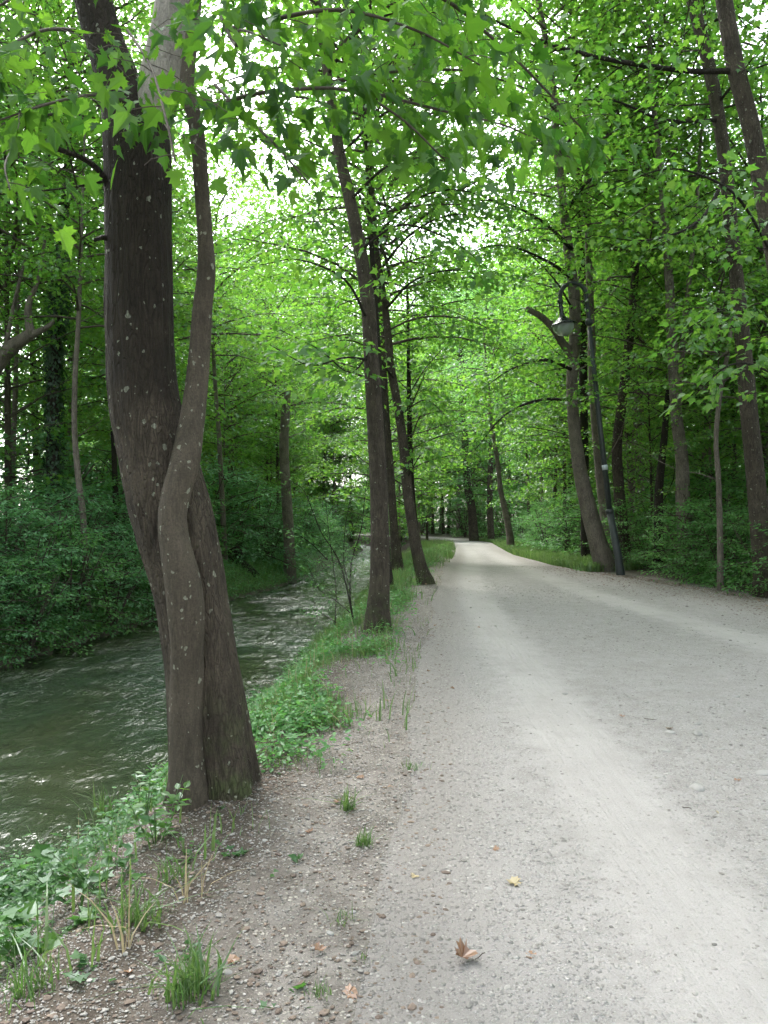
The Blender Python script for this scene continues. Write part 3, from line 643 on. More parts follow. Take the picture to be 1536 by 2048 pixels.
mk_boughs(t11, [([(1452, 350, 14), (1400, 440, 13.4), (1300, 480, 12.8), (1180, 470, 12.4)], .04, 26, 1.2, .17),
                ([(1440, 240, 14), (1330, 240, 13.4), (1220, 200, 12.6), (1100, 210, 12)], .04, 24, 1.2, .17),
                ([(1484, 660, 14), (1420, 640, 13.4), (1340, 700, 12.8)], .03, 26, 1., .17),
                ([(1430, 215, 14), (1480, 150, 13.6), (1540, 70, 13.2)], .03, 22, 1., .17),
                ([(1400, 60, 14), (1450, 30, 13.6), (1536, -20, 13.2)], .04, 22, 1., .17)])
L6 = t6.location.y
mk_boughs(t6, [([(1148, 560, L6), (1090, 520, 18), (1000, 490, 17.4), (900, 520, 16.8)], .05, 26, 1.4, .2),
               ([(1145, 500, L6), (1080, 440, 18), (980, 400, 17), (880, 430, 16)], .05, 26, 1.4, .2),
               ([(1146, 620, L6), (1110, 560, 18.6), (1050, 500, 18.2), (1010, 480, 18)], .03, 26, 1.2, .2),
               ([(1145, 740, L6), (1090, 720, 18.4), (1020, 740, 18), (950, 790, 17.6)], .05, 30, 1.3, .2),
               ([(1146, 800, L6), (1080, 800, 18.4), (1010, 830, 18), (950, 900, 17.8)], .05, 30, 1.2, .2),
               ([(1128, 430, L6), (1180, 360, 18), (1260, 340, 17), (1340, 370, 16.4)], .05, 26, 1.3, .2)])
tree('maple_tree', 'very thin bent sapling trunk left of the right-edge leaning trunk', [(1440, 1080, 12), (1437, 960, 10), (1432, 880, 9), (1440, 790, 9), (1458, 690, 8), (1468, 600, 6)], d=15, mat=BARK_GREY, seed=16, limbs=4, crowns=[(3.6, CSAP[0], .9, .5)])
# ---- down the path
tree('maple_tree', 'thick dark trunk far down the path where it bends', [(948, 1078, 20), (944, 1020, 17), (934, 960, 15), (930, 880, 13), (925, 760, 12)], d=62, mat=BARK, seed=17, top_ext=150, crowns=[(3, CF[0], 1., .5), (12, CF[1], 1.1, 2.5)])
tree('maple_tree', 'second dark trunk far down the path, near the pale crooked one', [(982, 1078, 14), (980, 1020, 12), (980, 960, 11), (984, 840, 10)], d=58, mat=BARK, seed=18, top_ext=150, crowns=[(3, CF[1], 1., .5), (12, CF[2], 1.1, 2.5)])
tree('crooked_tree', 'pale crooked trunk leaning left over the right verge far down the path', [(1020, 1072, 15), (1010, 1020, 12), (1001, 980, 10), (996, 930, 9), (985, 860, 8), (975, 760, 7)], d=38, mat=BARK_GREY, seed=19, top_ext=100, crowns=[(6, CF[2], .8, .5)])
# ---- far bank
iv = tree('ivy_covered_tree', 'tall trunk on the far bank wrapped in dark ivy', [(112, 1120, 30), (106, 1000, 26), (106, 850, 24), (110, 700, 24), (118, 560, 22), (130, 420, 18), (136, 300, 14)], d=19, mat=BARK_DARK, seed=20, top_ext=300, crowns=[(9.5, CA[1], 1., .5)])
def ivy(root, px, d):
    rg = np.random.default_rng(77); n = 5200; loc = np.array(root.location)
    P = catmull([np.array(at(x, y, d)) - loc for x, y, w_ in px], 8); wds = np.interp(np.linspace(0, len(px) - 1, len(P)), range(len(px)), [w_ for x, y, w_ in px])
    i = rg.integers(0, len(P), n); a = rg.uniform(0, 6.28, n); rr = wds[i] / 2 / FPX * d * rg.uniform(.85, 1.55, n)
    nd = np.stack([np.cos(a), np.sin(a), np.zeros(n)], -1); pos = P[i] + nd * rr[:, None] + np.stack([0 * a, 0 * a, rg.uniform(-.3, .3, n)], -1)
    D = np.stack([rg.normal(0, .4, n), rg.normal(0, .4, n), -np.ones(n)], -1)
    V, L, S, r = leaves(pos, D, nd + rg.normal(0, .3, (n, 3)), rg.uniform(.07, .13, n), OVATE, rg.uniform(0, 1, n))
    new_obj('ivy', mesh_arrays('ivy', V, L, S, LEAF_IVY, False, r), None, root)
ivy(iv, [(112, 1100, 30), (106, 1000, 28), (106, 850, 26), (110, 700, 30), (118, 600, 34), (122, 540, 22), (130, 420, 14)], 19)
def snag_top(g, base, d): pass
tree('broken_tree', 'grey snapped trunk standing on the far bank beyond the water', [(580, 1165, 26), (578, 1080, 22), (572, 980, 20), (568, 900, 19), (570, 840, 18), (574, 800, 15), (577, 778, 9)], d=31, mat=BARK_GREY, seed=21, limbs=2)
tree('slim_tree', 'slim pale trunk on the far bank in front of the ivy covered tree', [(176, 1205, 13), (170, 1120, 12), (166, 1030, 12), (156, 950, 12), (149, 860, 11), (150, 760, 10), (156, 660, 9), (160, 560, 8)], d=16, mat=BARK_GREY, seed=22, limbs=4, top_ext=300, crowns=[(6, CA[2], .7, .5), (10, CA[0], .8, 1.)])
tree('slim_tree', 'pale thin trunk just right of the big maple across the water', [(450, 1120, 12), (446, 1030, 11), (442, 950, 10), (438, 870, 9), (430, 760, 8)], d=27, mat=BARK_GREY, seed=23, top_ext=300, crowns=[(7, CA[0], .9, .5)])
def lean(g, base, d):
    for pts, r0 in (([(62, 668), (56, 630), (60, 600), (76, 560), (90, 480)], .1), ([(58, 672), (80, 662), (100, 650), (112, 630)], .09), ([(10, 700), (30, 600), (50, 520)], .05)):
        P = [np.array(at(x, y, d)) - np.array(base) for x, y in pts]; Q = catmull(P, 5); tube(g, Q, np.linspace(r0, .03, len(Q)), 10, True)
tree('leaning_tree', 'thick crooked limb leaning in at the left edge toward the ivy tree', [(-90, 1120, 40), (-70, 900, 38), (-30, 770, 34), (0, 720, 30), (30, 690, 26), (62, 668, 20)], d=17, mat=BARK_GREY, seed=24, limbs=1, extra=lean, crowns=[(6.5, CA[1], .8, .5)])
tree('slim_tree', 'narrow upright trunk near the left edge of the far bank', [(25, 1120, 12), (24, 980, 11), (28, 850, 10), (32, 740, 9)], d=20, mat=BARK_GREY, seed=25, top_ext=300, crowns=[(7, CA[2], .8, .5)])
tree('slim_tree', 'shaded slim trunk between the ivy tree and the big maple', [(240, 1090, 13), (232, 1000, 12), (228, 900, 10), (222, 780, 8)], d=21, mat=BARK_DARK, seed=26, top_ext=300, crowns=[(6, CA[0], .8, .5)])

# ------------------------------------------------------------------ copied forest trees and shrubs
def generic_tree(name, pairs, hts, H, r, mat, seed):
    root = empty(name, (0, 0, 0), 'x', 'tree'); rg = np.random.default_rng(seed); g = Geo()
    k = np.linspace(0, 1, 14)[:, None]; P = np.concatenate([rg.normal(0, .12) * np.sin(k * 3) + rg.normal(0, .5) * k, rg.normal(0, .12) * np.sin(k * 4) + rg.normal(0, .5) * k, -0.3 + (H + .3) * k], 1)
    rr = np.linspace(r, r * .25, 14); rr[0] *= 1.4; tube(g, P, rr, 10, True, bark_disp(seed)); side_limbs(g, P, rr, 8, seed, .2, 1, 2)
    new_obj('trunk', g.mesh('trunk', mat, True), None, root)
    for h, pr, s in zip(hts, pairs, (1, .95, .9)): 
        kk = int(np.argmin(abs(P[:, 2] - h))); add_crown(root, pr, Vector(P[kk]), R.uniform(0, 6), (s, s, s))
    return root
def copy_tree(o, loc, rz, s, label, group, name=None):
    r = o.copy(); C.objects.link(r); r.location = loc; r.rotation_euler = (0, 0, rz); r.scale = (s, s, s)
    if name: r.name = name
    r['label'] = label; r['group'] = group
    for ch in o.children:
        c = ch.copy(); C.objects.link(c); c.parent = r
    return r
protoF = [generic_tree('forest_tree', [CF[i], CF[(i + 1) % 3]], [3.0, 9.5], 16, .19, [BARK, BARK_GREY, BARK_DARK][i], 60 + i) for i in range(3)]
protoN = [generic_tree('young_tree', [CSAP[i % 2], CA[i]], [2.0, 4.5], 9, .09, [BARK_GREY, BARK][i % 2], 70 + i) for i in range(2)]
def shrub_proto(pair, seed, mat=TWIG):
    root = empty('shrub', (0, 0, 0), 'x', 'shrub'); rg = np.random.default_rng(seed); g = Geo()
    for i in range(7):
        az = rg.uniform(0, 6.28); k = np.linspace(0, 1, 7)[:, None]; L = rg.uniform(.5, .9)
        P = np.array([0, 0, -.1]) + np.array([math.cos(az) * L, math.sin(az) * L, 0]) * k ** 1.3 + np.array([0, 0, 1.7]) * k; tube(g, P, np.linspace(.022, .008, 7), 6, False)
    new_obj('stems', g.mesh('stems', mat, True), None, root); add_crown(root, pair, Vector((0, 0, .15)), 0); return root
protoS = [shrub_proto(c, 80 + i) for i, c in enumerate(CSH)]; protoC = [shrub_proto(c, 90 + i) for i, c in enumerate(CSC)]
used = set()
def put(protos, x, y, s, label, group, rz=None):
    o = protos[R.randrange(len(protos))]
    if o['category'] == 'tree' and 'bush' in label: label, group = 'small leafy tree in the distance where stream and path bend', 'small trees closing the far view'
    if o in protoS and 'bluish' in label: label, group = 'fresh green shrub between the bluish shrubs on the far bank', 'green shrubs on the far bank'
    rz = R.uniform(0, 6.28) if rz is None else rz; loc = (x, y, float(gz(x, y)) - .03)
    if o.name in used: return copy_tree(o, loc, rz, s, label, group)
    used.add(o.name); o.location = loc; o.rotation_euler = (0, 0, rz); o.scale = (s, s, s); o['label'] = label; o['group'] = group; return o
LG, LGL = 'tall forest tree among many beyond the far bank', 'forest trees beyond the far bank'
RG, RGL = 'tall forest tree among many deep in the woods right of the path', 'forest trees right of the path'
def scatter(n, fx, fy, mind, tries=60):
    out = []
    for _ in range(n):
        for _ in range(tries):
            y = fy(); x = fx(y)
            if all((x - a) ** 2 + (y - b) ** 2 > mind ** 2 for a, b in out): out.append((x, y)); break
    return out
for x, y in scatter(30, lambda y: float(xf(y)) - R.uniform(5, 28), lambda: R.uniform(20, 85), 3.6):
    if y < 75 and -.27 < x / y < -.085: continue
    put(protoF, x, y, R.uniform(.85, 1.25), LG, LGL)
for x, y in scatter(25, lambda y: float(xr(y)) + R.uniform(3, 26), lambda: R.uniform(24, 85), 3.6):
    put(protoF, x, y, R.uniform(.85, 1.2), RG, RGL)
for x, y in scatter(60, lambda y: R.uniform(-.5, .5) * y, lambda: R.uniform(84, 150), 4.5):
    if xl(y) - 1 < x < xr(y) + 1: continue
    put(protoF, x, y, R.uniform(1.0, 1.5), 'hazy tree closing the view where stream and path bend', 'trees closing the far view')
for x, y in scatter(120, lambda y: R.uniform(-28, 22), lambda: R.uniform(60, 104), 1.6):
    if xl(y) - .8 < x < xr(y) + .8 or (xf(y) < x < xw(y)): continue
    put(protoS + protoN, x, y, R.uniform(1.2, 2.2) + (.8 if y > 80 else 0), 'big dense bush in the distance where stream and path bend', 'bushes closing the far view')
for x, y in scatter(20, lambda y: -R.uniform(.1, .27) * y, lambda: R.uniform(31, 70), 2.4):
    if x < xf(y) - 1.2: put(protoN, x, y, R.uniform(.9, 1.3), 'leafy young tree in the undergrowth of the far bank', 'young trees on the far bank')
for x, y in scatter(46, lambda y: float(xf(y)) - R.uniform(1.6, 4.5), lambda: R.uniform(19, 62), 1.1):
    put(protoC + protoS, x, y, R.uniform(1.2, 2.0), 'tall shrub deeper in the far bank woods', 'taller shrubs on the far bank')
for x, y in scatter(60, lambda y: R.uniform(-24, 14), lambda: R.uniform(103, 128), 2.0):
    if xl(y) - 1.5 < x < xr(y) + 1.5: continue
    put(protoS + protoN, x, y, R.uniform(2.0, 3.2), 'big dense bush in the distance where stream and path bend', 'bushes closing the far view')
for x, y in scatter(34, lambda y: R.uniform(-18, 8), lambda: R.uniform(141, 166), 2.6):
    put(protoS, x, y, R.uniform(3.4, 4.8), 'big dense bush in the distance where stream and path bend', 'bushes closing the far view')
for k_, (x, y) in enumerate([(.2, 27), (-.3, 34), (.9, 42), (2.0, 50), (2.4, 62)]):
    put(protoN, x, y, R.uniform(.9, 1.2), ['nearest', 'second', 'third', 'fourth', 'farthest'][k_] + ' leafy young tree on the strip between stream and path', 'young trees between stream and path')
for x, y in scatter(26, lambda y: float(xr(y)) + R.uniform(1.5, 9), lambda: R.uniform(17, 50), 2.2):
    put(protoN, x, y, R.uniform(.8, 1.2), 'leafy young tree in the undergrowth right of the path', 'young trees right of the path')
for x, y in scatter(22, lambda y: float(xf(y)) - R.uniform(1.0, 9), lambda: R.uniform(15, 50), 2.2):
    put(protoN, x, y, R.uniform(.8, 1.2), 'leafy young tree in the undergrowth of the far bank', 'young trees on the far bank')
for x, y in scatter(46, lambda y: float(xr(y)) + .6 + R.uniform(0.5, 3.0), lambda: 11 + 45 * R.random() ** 1.4, .95):
    put(protoS, x, y, R.uniform(.6, 1.15), 'dense dark green shrub at the edge of the woods right of the path', 'shrubs right of the path')
for x, y in scatter(30, lambda y: float(xr(y)) + R.uniform(3.5, 14), lambda: R.uniform(13, 45), 1.6):
    put(protoS, x, y, R.uniform(1.0, 1.9), 'tall shrub deeper in the woods right of the path', 'taller shrubs right of the path')
for x, y in scatter(72, lambda y: float(xf(y)) - R.uniform(-.25, 2.4) - (1.0 if y > 20 else 0), lambda: 9 + 52 * R.random() ** 1.3, .85):
    put(protoC + protoS[:1], x, y, R.uniform(.6, 1.2), 'bluish green shrub overhanging the water on the far bank', 'shrubs on the far bank')
for x, y in scatter(34, lambda y: float(xf(y)) - R.uniform(2.5, 14), lambda: R.uniform(12, 50), 1.6):
    put(protoC, x, y, R.uniform(1.1, 2.0), 'tall shrub deeper in the far bank woods', 'taller shrubs on the far bank')

for x, y in scatter(20, lambda y: R.choice([-1.5, 1]) * R.uniform(10.5, 24), lambda: R.uniform(-16, 9), 4.0) + scatter(16, lambda y: R.uniform(-14, 16), lambda: R.uniform(-26, -9), 4.0):
    if xl(y) - 1 < x < xr(y) + 1 or xf(y) < x < xw(y): continue
    put(protoF, x, y, R.uniform(1.0, 1.25), 'tall forest tree standing beside and behind the place of the viewer', 'forest trees around the viewer')
for i, (px_, py_, s_) in enumerate([(10, 1300, .75), (60, 1290, .7), (120, 1265, .75), (190, 1245, .6), (255, 1220, .6), (20, 1240, 1.1), (110, 1210, 1.1), (220, 1200, .9), (290, 1190, .8)]):
    q = hit(px_, py_); put(protoC, q.x - .25, q.y + .3, s_, 'bluish green shrub overhanging the water on the far bank', 'shrubs on the far bank')
for i, (px_, py_, s_) in enumerate([(1290, 1140, .6), (1340, 1150, .7), (1395, 1160, .7), (1440, 1170, .75), (1490, 1178, .8), (1530, 1188, .8), (1580, 1200, .9), (1380, 1130, 1.1), (1460, 1140, 1.2), (1540, 1150, 1.2), (1310, 1120, 1.)]):
    q = hit(px_, py_); put(protoS, q.x + .2, q.y + .3, s_, 'dense dark green shrub at the edge of the woods right of the path', 'shrubs right of the path')
for x, y, s_ in [(7.2, 20.5, .55), (8.0, 18.6, .6), (7.4, 23, .7), (8.6, 16.8, .6), (9.4, 15.2, .55), (9.2, 20, .8), (7.0, 26.5, .7), (10.2, 17.5, .8)]:
    put(protoN, x, y, s_, 'leafy young tree in the undergrowth right of the path', 'young trees right of the path')
# ------------------------------------------------------------------ stump, twiggy bush
def stump():
    b = at(465, 1178, 27.5); b.z = float(gz(b.x, b.y)); root = empty('tree_stump', b, 'dark rotten stump with roots at the waterline of the far bank', 'stump')
    g = Geo(); k = np.linspace(0, 1, 8); P = np.stack([.05 * k, 0 * k, -.4 + 1.1 * k], -1)
    tube(g, P, [.62, .52, .42, .36, .34, .33, .3, .2], 24, True, bark_disp(8, .3)); 
    for a in (.2, -.4, 3.4, 4.4):
        s = np.linspace(0, 1, 6); tube(g, np.stack([math.cos(a) * (.2 + .75 * s), math.sin(a) * (.2 + .75 * s), .15 - .5 * s ** 1.2], -1), np.linspace(.16, .04, 6), 8, True)
    new_obj('stump_wood', g.mesh('stump_wood', BARK_DARK, True), None, root)
stump()
def twiggy():
    b = hit(708, 1248); root = empty('twiggy_bush', b, 'sparse twiggy bush leaning over the water left of the slender maple', 'bush')
    g = Geo(); fol = Foliage(); rg = np.random.default_rng(3); d = b.y
    stems = [[(708, 1248), (700, 1190), (704, 1120), (722, 1060), (730, 990), (738, 930)], [(706, 1240), (690, 1160), (672, 1110), (640, 1060), (610, 985), (580, 960)], [(702, 1180), (688, 1130), (690, 1060), (700, 1000)],
             [(670, 1250), (672, 1180), (665, 1120), (655, 1040), (650, 980)], [(700, 1225), (670, 1200), (640, 1180), (615, 1130)], [(672, 1245), (640, 1225), (620, 1215)], [(655, 1120), (620, 1085), (580, 1060)]]
    for i, s in enumerate(stems):
        Q = catmull([np.array(at(x, y, d - .04 * i * k)) - np.array(b) for k, (x, y) in enumerate(s)], 5)
        bough(g, fol, Q, .013 if i < 2 else .008, rg, .12, .5, 17, .055, .3, .09, 6, .25, r1=.003, planar=.5)
    new_obj('stems', g.mesh('stems', BARK_DARK, True), None, root); new_obj('foliage', fol.mesh('foliage', OVATE, LEAF_SHRUB, rg), None, root)
twiggy()

# ------------------------------------------------------------------ street lamp
def lamp():
    b = hit(1240, 1150); d = b.y; root = empty('street_lamp', b, 'tilted dark iron street lamp with a hooked arm and glass bowl at the path edge', 'street lamp')
    L = np.array(b); p = lambda x, y, dd=0: np.array(at(x, y, d + dd)) - L; px = d / FPX
    g = Geo(); tube(g, [p(1243, 1165), p(1240, 1140), p(1236, 1110), p(1220, 1025)], [9.5 * px, 8.5 * px, 7.5 * px, 7 * px], 20); new_obj('base_sleeve', g.mesh('base_sleeve', IRON), None, root)
    g = Geo(); tube(g, [p(1220, 1026), p(1219.3, 1022), p(1218.5, 1018)], [8 * px, 8.3 * px, 7 * px], 20); new_obj('collar', g.mesh('collar', IRON), None, root)
    g = Geo(); tube(g, [p(1219, 1020), p(1202, 870), p(1190, 760), p(1179, 655)], [5.6 * px, 5.2 * px, 5 * px, 4.6 * px], 16); new_obj('pole', g.mesh('pole', IRON), None, root)
    def ball(nm, c, r, M=IRON):
        g = Geo(); a = np.linspace(-math.pi / 2, math.pi / 2, 13); prof = np.stack([np.cos(a) * r, np.sin(a) * r], -1); lathe(g, prof, 20, Matrix.Translation(Vector(c))); return new_obj(nm, g.mesh(nm, M), None, root)
    ball('ball_joint', p(1178, 644), 8 * px)
    g = Geo(); arc = [(1178, 640), (1176, 622), (1173, 600)] + [(1146.5 + 26 * math.cos(a), 593 - 27 * math.sin(a)) for a in np.linspace(.12, math.pi, 12)] + [(1120, 602)]
    tube(g, catmull([p(x, y) for x, y in arc], 3), [4.2 * px] * (len(arc) * 3 - 2), 14); new_obj('hooked_arm', g.mesh('hooked_arm', IRON), None, root)
    ball('ball_joint', p(1120.5, 603), 6 * px)
    ax = Vector(p(1129, 655) - p(1121, 604)).normalized() * -1; ax = Vector((ax.x * .9, -.02, ax.z)).normalized()
    top = Vector(p(1120.5, 606)); Lh = (Vector(p(1128, 650)) - top).length
    M = Matrix.Translation(top) @ ax.to_track_quat('Z', 'Y').to_matrix().to_4x4()
    g = Geo(); u = px
    lathe(g, [(0, 0), (4.5 * u, -1 * u), (4.2 * u, -10 * u), (4.6 * u, -20 * u), (6 * u, -27 * u), (10 * u, -32 * u), (16 * u, -37 * u), (22 * u, -41 * u), (26 * u, -43.5 * u), (27 * u, -45 * u), (25 * u, -45.5 * u), (20 * u, -43 * u), (8 * u, -38 * u), (0, -36 * u)], 36, M)
    sh = new_obj('lamp_shade', g.mesh('lamp_shade', SHADE), None, root)
    g = Geo(); a = np.linspace(0, math.pi / 2, 12); lathe(g, [(21.5 * u * math.cos(t), -45 * u - 22 * u * math.sin(t)) for t in a], 36, M)
    new_obj('glass_bowl', g.mesh('glass_bowl', GLASS), None, root)
    g = Geo(); lathe(g, [(0, -38 * u), (3.5 * u, -39 * u), (4.5 * u, -48 * u), (4 * u, -55 * u), (0, -58 * u)], 16, M); new_obj('bulb', g.mesh('bulb', COBBLE), None, root)
    # small round sticker and paper band on the pole
    m, nt, out = mk('sticker'); principled(nt, out, Base_Color=(.42, .45, .5), Roughness=.5)
    g = Geo(); q0, q1 = p(1209, 930), p(1210.2, 940); tube(g, [q0, q1], [5.75 * px, 5.8 * px], 16); new_obj('sticker', g.mesh('sticker', m), None, root)
lamp()

# ------------------------------------------------------------------ gravel, litter
def ico():
    import bmesh
    bm = bmesh.new(); bmesh.ops.create_icosphere(bm, subdivisions=1, radius=1); V = np.array([v.co[:] for v in bm.verts]); F = np.array([[v.index for v in f.verts] for f in bm.faces]); bm.free(); return V, F
IV, IF = ico()
def stones(name, XY, S, mat, label, flat=.5, sink=.15, rnd=None, kind='stuff', cat='gravel'):
    n = len(XY); rg = NR; k = len(IV)
    Vn = IV[None] * rg.uniform(.7, 1.25, (n, k, 1)); sx = rg.uniform(.75, 1.35, (n, 1)); sy = rg.uniform(.65, 1.1, (n, 1)); szz = rg.uniform(flat * .6, flat * 1.2, (n, 1))
    Vn = Vn * np.stack([sx, sy, szz], -1) * S[:, None, None]
    a = rg.uniform(0, 6.28, n); ca, sa = np.cos(a)[:, None], np.sin(a)[:, None]
    Xr = Vn[..., 0] * ca - Vn[..., 1] * sa; Yr = Vn[..., 0] * sa + Vn[..., 1] * ca
    z0 = gz(XY[:, 0], XY[:, 1]) + S * flat * (.5 - sink) + .002
    V = np.stack([Xr + XY[:, 0:1], Yr + XY[:, 1:2], Vn[..., 2] + z0[:, None]], -1).reshape(-1, 3)
    L = (IF.ravel()[None] + (np.arange(n) * k)[:, None]).ravel()
    r = np.repeat(rg.uniform(0, 1, n) if rnd is None else rnd, k)
    o = new_obj(name, mesh_arrays(name, V, L, np.full(n * len(IF), 3), mat, False, r)); tag(o, label, cat, kind=kind); return o
def sample_ground(n, x0f, x1f, y0, y1, powr=1.6, dens=None):
    u = NR.random(n); y = y0 * (y1 / y0) ** (u ** 1.0) if powr == 0 else y0 + (y1 - y0) * u ** powr
    x = x0f(y) + (x1f(y) - x0f(y)) * NR.random(n); keep = np.abs(x) < y * .56 + .4; x, y = x[keep], y[keep]
    if dens is not None: k = NR.random(len(x)) < dens(x, y); x, y = x[k], y[k]
    return np.stack([x, y], -1)
def trackd(x, y):
    lt = np.interp(y, [2.4, 5.3, 7.4, 13.4, 18.4, 25], [1.16, 1.3, 1.38, 1.62, 2.05, 2.9]); rt = np.interp(y, [2.4, 9, 12.7, 18.4, 25], [4.8, 4.5, 4.0, 3.7, 4.0])
    t = np.maximum(np.exp(-((x - lt) / .5) ** 2), np.exp(-((x - rt) / .5) ** 2))
    return np.clip(1.0 - t * .93, .05, 1) * (.35 + .65 * (wob(x, y, 1.9, 8, 4) > -.25))
XY = sample_ground(260000, lambda y: xw(y) + .5, lambda y: xr(y) + .6, 2.0, 16, 0, trackd); S = np.exp(NR.normal(-5.75, .45, len(XY))); S = np.clip(S, .002, .016) * (1 + .05 * XY[:, 1])
stones('gravel', XY, S, STONE, 'loose pale gravel scattered over path and shoulder')
XY = sample_ground(9000, lambda y: xw(y) + .3, lambda y: xl(y) + .35, 2.0, 12, 0); S = np.clip(np.exp(NR.normal(-5.2, .5, len(XY))), .002, .018)
stones('leaf_litter', XY, S, CHIP, 'dark bark chips and crumbled litter on the shoulder', .35, 0, cat='litter')
n = 9000; y = 8.5 + 13 * NR.random(n) ** 1.2; x = xr(y) + .35 - np.abs(NR.normal(0, .75, n)); stones('leaf_litter', np.stack([x, y], -1), np.clip(np.exp(NR.normal(-4.7, .45, n)), .004, .022), CHIP, 'brown leaf crumbs and bark litter along the right edge of the path', .35, 0, cat='litter')
n = 900; a_ = NR.uniform(0, 6.28, n); r_ = .3 + np.abs(NR.normal(0, .16, n)); stones('leaf_litter', np.stack([-1.02 + r_ * np.cos(a_), 4.55 + r_ * np.sin(a_)], -1), np.clip(np.exp(NR.normal(-4.9, .4, n)), .003, .014), CHIP, 'bark crumbs gathered round the foot of the big maple', .35, 0, cat='litter')
cob = [(1395, 1580, .055), (1340, 1467, .036), (1395, 1470, .038), (1375, 1505, .03), (1330, 1503, .03), (1440, 1500, .026), (1500, 1510, .03), (1330, 1410, .026), (1395, 1450, .028), (1180, 1622, .02), (1240, 1600, .02), (975, 1780, .022), (912, 1765, .018), (885, 1600, .016), (1530, 1550, .045), (1455, 1560, .03), (1210, 1412, .028), (1240, 1427, .024), (1110, 1660, .02), (530, 1682, .016), (660, 1868, .016), (705, 1825, .013), (455, 1948, .018), (705, 2010, .024), (605, 1785, .017), (420, 1910, .014), (1470, 1395, .03), (1130, 1390, .03), (1290, 1450, .022), (1345, 1930, .03)]
def cobble_mesh(seed):
    import bmesh
    rg = np.random.default_rng(seed); bm = bmesh.new(); bmesh.ops.create_icosphere(bm, subdivisions=3, radius=1); ph = rg.uniform(0, 6.28, 6)
    for v in bm.verts:
        c = v.co; f = 1 + .1 * math.sin(2.3 * c.x + ph[0]) + .09 * math.sin(2.9 * c.y + ph[1]) + .06 * math.sin(4 * c.z + ph[2] + c.x * 2); v.co = Vector((c.x * f * 1.15, c.y * f * .85, c.z * f * .5))
    me = bpy.data.meshes.new('cobble'); bm.to_mesh(me); bm.free(); a = me.attributes.new('rnd', 'FLOAT', 'POINT'); a.data.foreach_set('value', [rg.uniform(0, 1)] * len(me.vertices)); me.materials.append(COBBLE)
    for p_ in me.polygons: p_.use_smooth = True
    return me
CM = [cobble_mesh(i) for i in range(5)]
for i, (x, y, s) in enumerate(cob):
    q = hit(x, y); o = new_obj('cobble', CM[i % 5]); o.location = (q.x, q.y, q.z + s * .12); o.scale = (s, s, s); o.rotation_euler = (0, 0, R.uniform(0, 6))
    tag(o, 'largest smooth pale cobble lying on the gravel right of the wheel track' if i == 0 else 'smooth rounded pale cobble half bedded in the gravel', 'cobble', 'cobbles bedded in the path')
def leaf_mesh(seed, mat, curl):
    rg = np.random.default_rng(seed); TV, TF = MAPLE; V = TV.copy(); V[:, 1] -= .45; V[:, :2] += rg.normal(0, .03, (len(V), 2))
    r = V[:, 0] ** 2 + V[:, 1] ** 2; V[:, 2] = curl * r * 1.4 + rg.normal(0, .04, len(V)) + np.abs(V[:, 0]) * .2
    # fan around the middle for a crumpled surface
    n = len(_half); rim = list(range(n)) + [n + i for i in range(n - 2)][::-1]; V = np.concatenate([V, [[0, 0, -.02]]]); c = len(V) - 1
    F = [[c, rim[i], rim[(i + 1) % len(rim)]] for i in range(len(rim))]
    F = np.array(F); return mesh_arrays('dead_leaf', V, F.ravel(), np.full(len(F), 3), mat, False, np.full(len(V), rg.uniform(0, 1)))
LMs = [leaf_mesh(i, DEADLEAF, c) for i, c in enumerate((.5, .1, -.3, .3))]; LMp = leaf_mesh(9, PALELEAF, .08); LMc = leaf_mesh(20, DEADLEAF, .8)
fl = [(925, 1928, .085, 0, 'curled orange-brown maple leaf lying on the path in front'), (1065, 1920, .05, 1, 'flat tan leaf right of the curled orange-brown leaf'), (1030, 1772, .07, 4, 'pale yellowish maple leaf lying flat on the gravel'), (640, 1906, .045, 0, 'ochre leaf on the dirt shoulder near the big maple'), (695, 1995, .07, 2, 'crumpled dark red leaf at the bottom of the shoulder'),
      (993, 1703, .035, 1, 'small rusty leaf left of the worn wheel track'), (828, 1758, .04, 4, 'small pale leaf on the shoulder gravel'), (675, 1607, .05, 3, 'tan leaf beside the grass tuft past the big maple'), (720, 1557, .05, 2, 'dark curled leaf behind the grass tufts'), (618, 1668, .045, 3, 'brown leaf on the dirt right of the big maple'),
      (690, 1672, .04, 1, 'brown leaf touching the spiky grass tuft'), (1340, 1460, .05, 1, 'rusty leaf among the cobbles'), (1440, 1632, .04, 4, 'faint yellowish leaf on the stony middle of the path'), (465, 1925, .05, 2, 'dark brown leaf among weeds at the bottom left'), (258, 1952, .035, 0, 'orange leaf at the bottom left under the weeds'), (780, 1578, .035, 1, 'rusty leaf at the inner edge of the shoulder'), (1476, 1565, .04, 3, 'reddish leaf by the right cobbles'), (1015, 1975, .04, 2, 'thin curled leaf below the tan leaf')]
for x, y, s, k, lab in fl:
    q = hit(x, y); o = new_obj('fallen_leaf', LMp if k == 4 else LMs[k]); o.location = (q.x, q.y, q.z + .012); o.scale = (s, s, s); o.rotation_euler = (R.uniform(-.3, .3), R.uniform(-.3, .3), R.uniform(0, 6)); tag(o, lab, 'leaf', 'fallen leaves on the ground')
fl0 = [o for o in bpy.data.objects if o.name == 'fallen_leaf'][0]; fl0.data = LMc; fl0.rotation_euler = (rad(8), rad(-14), 2.4); fl0.location.z += .012
